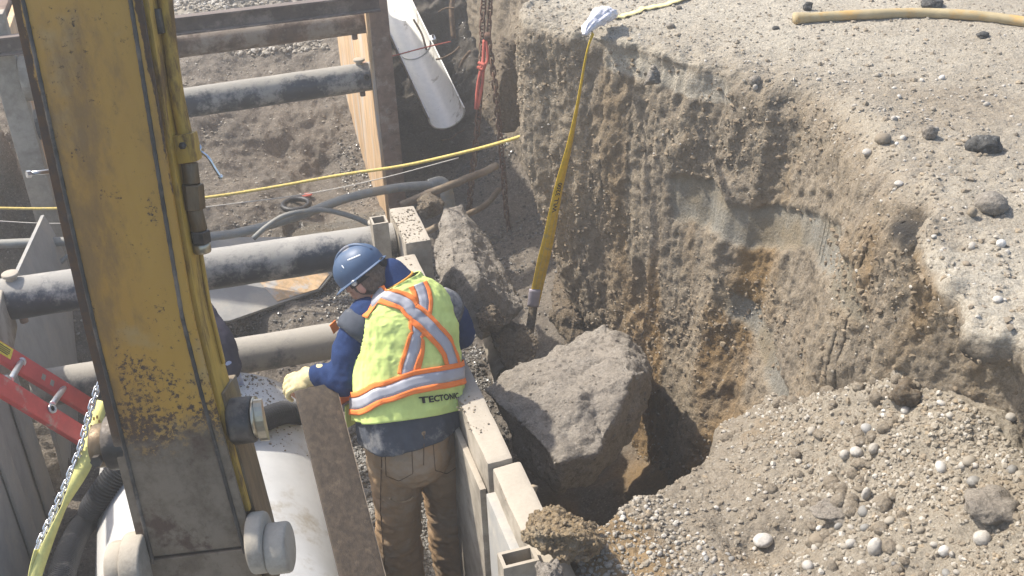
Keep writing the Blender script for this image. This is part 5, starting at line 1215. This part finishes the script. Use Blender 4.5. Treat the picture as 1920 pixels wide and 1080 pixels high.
def S(th, v, off=0., wr=1.):
    th = np.atleast_1d(th).astype(float); v = np.atleast_1d(v).astype(float)*np.ones_like(th)
    w_ = itp(Wd_, v)+off; d_ = itp(Dd_, v)+off; s, c = np.sin(th), np.cos(th)
    s2 = np.sign(s)*np.abs(s)**.82; c2 = np.sign(c)*np.abs(c)**.82
    P = itp(C_, v)+itp(Rv, v)*(w_*s2)[:, None]-itp(Dv, v)*(d_*c2)[:, None]
    if wr:
        q = np.stack([th*.2, v*.6, th*0], 1)
        # drape folds: diagonal creases from the left armpit to the waist, small crumples elsewhere
        A = .010*fbm(np.stack([th*.16+v*.25, v*.25-th*.05, th*0], 1), 16, 3, 401)+.0065*fbm(q, 22, 3, 402, ridge=True)+.006*np.sin(th*6+v*9)*np.exp(-((v-.12)/.18)**2)
        nrm = itp(Rv, v)*(s*1.)[:, None]-itp(Dv, v)*c[:, None]; P = P+nrm*(wr*A)[:, None]
    return P
def patch(name, t0, t1, v0, v1, nt_, nv_, off, mat, parent, hole=None, th=.003, hem=None, wr=1.):
    T_, V_ = np.meshgrid(np.linspace(t0, t1, nt_), np.linspace(v0, v1, nv_), indexing='ij')
    if hem is not None: V_ = V_+hem(T_)*(1-(V_-v0)/(v1-v0))
    P = S(T_.ravel(), V_.ravel(), off, wr); F = grid_faces(nt_, nv_)
    if hole is not None:
        tc = (T_[:-1, :-1]+T_[1:, 1:]).ravel()/2; vc = (V_[:-1, :-1]+V_[1:, 1:]).ravel()/2; F = F[~hole(tc, vc)]
    o = mk(name, (P, F), mat, parent); so_ = o.modifiers.new('thickness', 'SOLIDIFY'); so_.thickness = th; so_.offset = 1 if False else 0; return o
# body: one continuous surface
HC = PY(688, 522, 3.855); hf, hr, hu = headframe((-.62, .42, -.60), (-.46, .42, .74))
shL, elL, wrL = PY(682, 600, 3.750), PY(650, 708, 3.670), PY(588, 706, 3.730)
shR, elR, wrR = PY(826, 580, 3.790), PY(862, 628, 3.850), np.array([.79, 3.98, 1.24])
legL = [PY(738, 838, 3.540), PY(746, 950, 3.570), PY(752, 1075, 3.620)]; legR = [PY(824, 826, 3.590), PY(838, 935, 3.640), PY(854, 1062, 3.660)]
bodysh = [limb([C_[2], C_[20], C_[40], C_[50]], [.11, .11, .11, .06]), limb([C_[50], C_[62], HC-hu*.06], [.06, .052, .052])]+head_shapes(HC, hf, hr, hu)
bodysh += [limb([shL, elL, wrL], [.055, .042, .028]), limb([shR, elR, wrR], [.055, .042, .028]), limb(legL, [.075, .055, .04]), limb(legR, [.075, .055, .04])]
bodysh += [ell((legL[0]+legR[0])/2, (.14, .10, .12)), ell(legL[2]+[0, .06, -.05], (.035, .09, .03)), ell(legR[2]+[0, .06, -.05], (.035, .09, .03))]
def hand_shapes(w0, fwd, upn, side, L=1., curl=1.):
    # w0 wrist, fwd along palm, upn back of hand, side = towards thumb
    o = lambda x, y, z: w0+side*x+fwd*y+upn*z
    Rm = np.array([side, fwd, upn]); Sx = [ell(o(0, .045*L, 0), (.043*L, .052*L, .018*L), Rm)]
    for k, (x, ln) in enumerate(((.031, .070), (.011, .078), (-.010, .073), (-.030, .058))):
        b0 = o(x*L, .075*L, .002); b1 = o(x*1.08*L, (.075+ln*.48)*L, -.006*curl); b2 = o(x*1.1*L, (.075+ln*.75)*L, -.030*curl); b3 = o(x*1.1*L, (.075+ln*.72)*L, -.052*curl)
        Sx.append(limb([b0, b1, b2, b3], [.0115*L, .0105*L, .0095*L, .0085*L], 10))
    Sx.append(limb([o(.030*L, .020*L, -.004), o(.056*L, .045*L, -.018*curl), o(.058*L, .072*L, -.034*curl)], [.014*L, .012*L, .0095*L], 10)); return Sx
# left hand closes over the plank's top edge
fw = unit(np.array([-.86, .30, -.30])); up_ = unit(np.array([-.15, -.35, .92])); up_ = unit(up_-fw*(up_@fw)); sd2 = np.cross(fw, up_); 
gsh = hand_shapes(wrL, fw, up_, sd2, 1.12, 1.2)
cloth('body', bodysh+hand_shapes(wrL, fw, up_, sd2, .95, 1.1)+hand_shapes(wrR, unit([-.1, .9, -.2]), np.array([0, .2, .98]), np.array([-1., -.1, 0]), .95, .2), SKIN, wk, .0075, 3)
cloth('work_glove', gsh+[limb([wrL-fw*.035, wrL+fw*.02], [.044, .036])], GLOVE, wk, .0045, 3, lambda V, N: .002*fbm(V, 60, 2, 5))
cloth('work_glove', hand_shapes(wrR, unit([-.1, .9, -.2]), np.array([0, .2, .98]), np.array([-1., -.1, 0]), 1.1, .2)+[limb([wrR-[0, .04, 0], wrR], [.044, .038])], GLOVE, wk, .005, 3)
def sleevewr(V, N): return .006*fbm(V*[1, 1, 2.2], 14, 3, 411)+.004*fbm(V, 34, 2, 412, ridge=True)
def at_(a, b, f): return a+(b-a)*f
cloth('fleece_sleeve', [limb([shL+[.02, 0, .01], at_(shL, elL, .5)+[-.01, 0, 0], elL+[.0, 0, -.005], at_(elL, wrL, .55), wrL-fw*.028], [.080, .078, .070, .058, .046])], NAVY, wk, .009, 7, sleevewr)
cloth('fleece_sleeve', [limb([shR-[.02, 0, 0], at_(shR, elR, .5)+[.012, 0, .01], elR, at_(elR, wrR, .55), wrR-[0, .03, 0]], [.080, .072, .062, .054, .046])], NAVY, wk, .009, 7, sleevewr)
cloth('fleece_collar', [limb([C_[54], C_[60], C_[63]+[-.008, .01, .01]], [.080, .070, .066])], NAVY, wk, .008, 4)
def neckring(off, dz, r, mat, name):
    a = np.linspace(0, 2*math.pi, 40); c = C_[61]+Tv[61]*dz; P = [c+Rv[61]*off*math.sin(q)-Dv[61]*off*math.cos(q) for q in a]; mk(name, tube(P, r, 8), mat, wk)
neckring(.074, -.012, .006, simple('orange collar trim', (.7, .32, .05), .8), 'collar_trim')
# denim waistcoat under the vest
def armring(c, d, r0, r1, name):
    d = unit(d); P = [c-d*.06, c-d*.02, c+d*.02, c+d*.045]
    V, F = tube(P, [r0*.8, r0, r0*1.02, r1], 36, caps=False); V = V+unit(d)*(.004*fbm(V, 30, 2, 7))[:, None]
    o = mk(name, (V, F), DENIM, wk); m_ = o.modifiers.new('thickness', 'SOLIDIFY'); m_.thickness = .005
armring(at_(shL, elL, .14), elL-shL+np.array([-.12, 0, 0]), .094, .086, 'waistcoat_armhole')
armring(at_(shR, elR, .02), elR-shR+np.array([.10, 0, .0]), .092, .086, 'waistcoat_armhole')
hemf = lambda T_: .012*np.sin(T_*3+.6)
patch('denim_waistcoat', -math.pi, math.pi, .055, .62, 150, 60, -.006, DENIM, wk, hole=lambda a, v: (np.abs(a) > 2.9), hem=lambda T_: .02*np.sin(T_*2.)+.01)
# trousers
def trwr(V, N):
    lo = sstep(.75, .15, V[:, 2]); return (.0075+.006*lo)*fbm(V*[1, 1, 2.6], 9, 3, 421)+(.006+.006*lo)*fbm(V*[1, 1, 2.6], 16, 3, 422, ridge=True)+.003*fbm(V, 40, 2, 423)
hipc = (legL[0]+legR[0])/2
cloth('trousers', [limb([legL[0]+[0, 0, .0], at_(legL[0], legL[1], .5)+[0, 0, 0], legL[1], at_(legL[1], legL[2], .5), legL[2]-[0, 0, .02]], [.118, .106, .096, .092, .094]),
                   limb([legR[0]+[0, 0, .0], at_(legR[0], legR[1], .5), legR[1], at_(legR[1], legR[2], .5), legR[2]-[0, 0, .02]], [.118, .106, .096, .092, .094]),
                   ell(hipc+[0, -.015, .03], (.205, .135, .15), np.array([unit([.95, .3, 0]), unit([-.3, .95, 0]), [0, 0, 1]])), limb([C_[0]-[0, 0, .02], C_[8]], [.15, .15])], BROWN, wk, .009, 6, trwr)
TRB = None
def surf_bvh(o):
    me = o.data; Wt = W[o].translation; return BVHTree.FromPolygons([v.co+Wt for v in me.vertices], [tuple(p.vertices) for p in me.polygons])
def stitched(bvh, pxs, r, mat, parent, n=24, lift=.001, name='seam'):
    P = []
    for q in np.linspace(0, len(pxs)-1, n):
        i = min(int(q), len(pxs)-2); f = q-i; x = pxs[i][0]*(1-f)+pxs[i+1][0]*f; y = pxs[i][1]*(1-f)+pxs[i+1][1]*f
        h = bvh.ray_cast(Vector(CC), Vector(unit(ray(x, y))))
        if h[0] is not None: P.append(np.array(h[0])+np.array(h[1])*lift)
    if len(P) > 3: return mk(name, tube(np.array(P), r, 6), mat, parent)
trs = [o for o in bpy.data.objects if o.name.startswith('trousers') and o.parent == wk][0]; TRB = surf_bvh(trs); SEAM = simple('dark seam', (.13, .085, .05), .95)
stitched(TRB, [(795, 812), (794, 872)], .0022, SEAM, trs)
stitched(TRB, [(716, 850), (713, 950), (722, 1068)], .0022, SEAM, trs)
for pk in ([(722, 842), (724, 892), (748, 902), (774, 888), (772, 836)], [(812, 832), (816, 882), (838, 888), (862, 872), (862, 822)]): stitched(TRB, pk, .0018, SEAM, trs, 40, name='pocket_seam')
# hammer loop and seam on the left leg
kl = at_(legL[0], legL[1], .55); P = [kl+np.array([-.045+.05*math.sin(a)*0+.045*(1-math.cos(a)), -.110+.01*math.cos(a), -.025*math.sin(a)]) for a in np.linspace(0, math.pi, 16)]
mk('hammer_loop', tube(P, .0045, 6), simple('tan stitching', (.33, .24, .15), .9), wk)
for lg in (legL, legR):
    a = lg[2]+np.array([0, .03, -.06])
    cloth('boot', [ell(a+[0, .045, -.045], (.05, .125, .05)), limb([a+[0, -.02, .10], a+[0, -.01, -.03]], [.058, .06]), ell(a+[0, .10, -.05], (.048, .06, .045))], BOOT, wk, .008, 3)
# lime vest with armholes
holeV = lambda a, v: (((np.abs(a)-1.66)/.62)**2+((v-.64)/.235)**2 < 1) | (np.abs(a) > 2.95)
HEM = .185
vest = patch('safety_vest', -math.pi, math.pi, HEM, .90, 220, 130, .010, LIME, wk, hole=holeV, hem=lambda T_: -.01*np.clip(-T_/1.5, 0, 1))
GT, GVv = np.meshgrid(np.linspace(-1.9, 1.9, 260), np.linspace(0, 1, 260), indexing='ij'); GP = S(GT.ravel(), GVv.ravel(), .012)
dd_ = GP-CC; sdep = dd_@CF; gx = 960+FPX*(dd_@CR)/sdep; gy = 540-FPX*(dd_@CU)/sdep
def inv(px, py):
    k = np.argmin((gx-px)**2+(gy-py)**2+(sdep-sdep.min())*400); return GT.ravel()[k], GVv.ravel()[k]
def tape(name, uv, offs, mat, lift, n=70, nc=4):
    uv = np.array(uv, float); Q = smoothpath(np.stack([uv[:, 0], uv[:, 1], uv[:, 0]*0], 1), n)[:, :2]
    P = S(Q[:, 0], Q[:, 1], lift); e = 1e-3
    Pt = (S(Q[:, 0]+e, Q[:, 1], lift, 0)-S(Q[:, 0]-e, Q[:, 1], lift, 0))/(2*e); Pv = (S(Q[:, 0], Q[:, 1]+e, lift, 0)-S(Q[:, 0], Q[:, 1]-e, lift, 0))/(2*e)
    T = np.gradient(S(Q[:, 0], Q[:, 1], lift, 0), axis=0); T /= np.linalg.norm(T, axis=1)[:, None]; N = np.cross(Pt, Pv); N /= np.linalg.norm(N, axis=1)[:, None]; Dn = np.cross(N, T)
    V = []
    for c in np.linspace(offs[0], offs[1], nc):
        sol = []
        for k in range(n):
            A = np.stack([Pt[k], Pv[k]], 1); sol.append(np.linalg.lstsq(A, Dn[k]*c, rcond=None)[0])
        sol = np.array(sol); V.append(S(Q[:, 0]+sol[:, 0], Q[:, 1]+sol[:, 1], lift))
    V = np.array(V).transpose(1, 0, 2).reshape(-1, 3); o = mk(name, (V, grid_faces(n, nc)), mat, vest); so_ = o.modifiers.new('thickness', 'SOLIDIFY'); so_.thickness = .0015; so_.offset = 0
def stripe(pxs, h, ob, lift, uv=None):
    uv = uv or [inv(*p) for p in pxs]
    tape('reflective_tape', uv, (-h, h), REFL, lift); tape('orange_trim', uv, (h, h+ob), ORNG, lift+.0008); tape('orange_trim', uv, (-h-ob, -h), ORNG, lift+.0008)
W[vest] = W[wk]
stripe([(784, 532), (794, 560), (788, 600), (775, 655), (763, 704)], .021, .018, .0150)
stripe([(700, 538), (740, 558), (776, 587), (812, 617), (839, 652), (852, 690)], .021, .019, .0175)
wuv = [inv(678, 755), inv(706, 741), inv(734, 731), inv(793, 713), inv(835, 705), inv(862, 700)]
wuv = [(-2.7, wuv[0][1]-.01), (-1.9, wuv[0][1]-.01)]+wuv+[(wuv[-1][0]+.5, wuv[-1][1]+.01), (2.7, wuv[-1][1]+.01)]
stripe(None, .0235, .022, .0200, wuv)
b0, b1 = inv(786, 757), inv(862, 746); th0, v0_ = b0; LT_ = np.linalg.norm(S(b1[0], b1[1])-S(b0[0], b0[1]))
dth = (b1[0]-b0[0])/LT_; dvv = (b1[1]-b0[1])/LT_; e = .02; Lv = np.linalg.norm(S(th0, v0_+e, 0, 0)-S(th0, v0_-e, 0, 0))/(2*e)
textmesh('printed_letters', 'TECTONIC', .034, lambda x, y: S(th0+dth*x, v0_+dvv*x+y/Lv, .0165)[0], INK if False else MAT['ink'], vest, bold=.0011, spacing=1.0)
# vest side tab and orange front corner showing under the arm
fl = PY(660, 768, 3.660); mk('side_tab', join(obox(fl+[-.01, .01, -.03], (.020, .012, 0), (.002, -.003, 0), (0.004, .0, .055), .001)), LIME, vest)
mk('side_tab', obox(fl+[-.028, .015, .03], (.022, .012, 0), (.002, -.003, 0), (0.012, 0, .045), .001), ORNG, vest)
mk('side_tab', obox(fl+[-.026, .012, .01], (.020, .011, 0), (.002, -.003, 0), (0.010, 0, .022), .001), REFL, vest)
mk('vest_front_corner', obox(PY(627, 613, 3.820), (.014, .01, .004), (0, .003, 0), (-.006, 0, .022), .002), ORNG, vest)
# head: hair and hat
o_ = lambda x, y, z: HC+hr*x+hf*y+hu*z
cloth('hair', [ell(o_(0, -.022, .012), (.082, .090, .090), np.array([hr, hf, hu])), ell(o_(0, -.045, -.035), (.066, .052, .045), np.array([hr, hf, hu]))], HAIR, wk, .006, 2, lambda V, N: .004*fbm(V, 45, 3, 5, ridge=True))
hat, oh = hard_hat(HC+hu*.012, hf, hr, hu, HAT, wk)
HB = surf_bvh(hat)
for (x0, y0, x1, y1, rr_) in ((652, 488, 676, 478, .004), (641, 498, 645, 503, .003)): stitched(HB, [(x0, y0), (x1, y1)], rr_, MAT['white'], hat, 10, -.0015, 'sticker')

# ---- the second worker, mostly hidden behind the arm
w2 = thing('person', 'second worker in dark purple-grey sweatshirt and pale blue glove, mostly hidden behind the yellow arm', 'person', PD(300, 880, 5.1))
dpt = 4.95
hips = [PD(265, 790, dpt+.15), PD(335, 780, dpt+.1)]; sh = [PD(262, 590, dpt+.15), PD(362, 588, dpt)]; nk = PD(312, 560, dpt+.1); hc2 = PD(318, 505, dpt+.15)
el2, wr2 = PD(410, 645, dpt-.05), PD(428, 690, dpt-.05); el1, wr1 = PD(220, 680, dpt+.1), PD(250, 740, dpt-.05)
kn = [PD(250, 850, dpt), PD(350, 845, dpt-.1)]; ft = [np.array([kn[0][0], kn[0][1]+.1, -.02]), np.array([kn[1][0], kn[1][1]+.15, -.02])]
f2, r2_, u2 = headframe((.2, -.7, -.6), (.05, -.3, .9)); mid = (hips[0]+hips[1])/2
B2 = [limb([mid, (mid+nk)/2, nk], [.12, .12, .09]), limb([nk, hc2], [.06, .055]), limb([sh[0], el1, wr1], [.055, .04, .028]), limb([sh[1], el2, wr2], [.055, .04, .028])]+head_shapes(hc2, f2, r2_, u2)+[limb([h_, k_, a_], [.075, .055, .04]) for h_, k_, a_ in zip(hips, kn, ft)]
B2 += hand_shapes(wr2, unit([.1, 0, -1]), unit([.3, -.9, 0]), unit([-.9, -.3, 0]), .95, .5)+hand_shapes(wr1, unit([.1, 0, -1]), unit([-.3, -.9, 0]), unit([.9, -.3, 0]), .95, .5)
cloth('body', B2, SKIN, w2, .009, 3)
cloth('sweatshirt', [limb([mid+[0, 0, .02], (mid+nk)/2, nk-[0, 0, .03]], [.155, .16, .12]), limb([sh[0], el1, wr1], [.085, .066, .052]), limb([sh[1]+[0, 0, 0], (sh[1]+el2)/2, el2, wr2], [.092, .082, .074, .058]), limb([sh[0], nk, sh[1]], [.08, .09, .08])], GREYSW, w2, .010, 6, sleevewr)
cloth('trousers', [limb([h_, k_, a_], [.11, .09, .085]) for h_, k_, a_ in zip(hips, kn, ft)]+[limb([hips[0], hips[1]], [.12, .12])], BROWN, w2, .012, 5, trwr)
for w_, fwd_, u_, s_ in ((wr2, unit([.1, 0, -1]), unit([.3, -.9, 0]), unit([-.9, -.3, 0])), (wr1, unit([.1, 0, -1]), unit([-.3, -.9, 0]), unit([.9, -.3, 0]))):
    cloth('work_glove', hand_shapes(w_, fwd_, u_, s_, 1.1, .5)+[limb([w_, w_-fwd_*.03], [.04, .046])], GLOVE2, w2, .005, 3)
hard_hat(hc2+u2*.012, f2, r2_, u2, HAT, w2)

# shovel, ring, red scrap
t = thing('shovel', 'muddy shovel with a wooden handle lying on the mound behind the grey hose', 'shovel', PY(450, 400, 7.3))
ya = 7.75
q0, q1, q2, q3 = PY(420, 372, 7.9), PY(450, 369, 7.9), PY(456, 393, 7.75), PY(424, 401, 7.75)
b = slab('blade', planar([q0, q1, q2, q3]), .006, MAT['hose'], t)
mk('socket', tube([PY(436, 384, 7.8)+[0, 0, .01], PY(446, 394, 7.7)+[0, 0, .015]], [.014, .018], 10), MAT['darksteel'], t)
mk('handle', tube(lay([(445, 392, 8.4), (460, 408, 8.3), (476, 430, 8.15), (486, 447, 8.05)], 14), .018, 12), simple('orange brown handle', (.34, .17, .08), .6, 0, .25), t)
h = hit(556, 390, ('floor',))[0]
mk('r', ([(0, 0, 0)], []), None) if False else None
t = tag(mk('rubber_ring', tube([h+np.array([.10*math.cos(a), .10*math.sin(a), .03]) for a in np.linspace(0, 2*math.pi, 40)], .022, 10), MAT['black']), 'small black rubber ring half sunk in the mud beyond the grey hose', 'ring')
h = hit(576, 369, ('floor',))[0]
V, F = ico(2); V = V*(1+.6*fbm(V, 2, 2, 5))[:, None]*[.045, .03, .012]+h+[0, 0, .015]; tag(mk('red_scrap', (V, F), MAT['redcord']), 'small crumpled red scrap on the mud below the black strut', 'scrap')
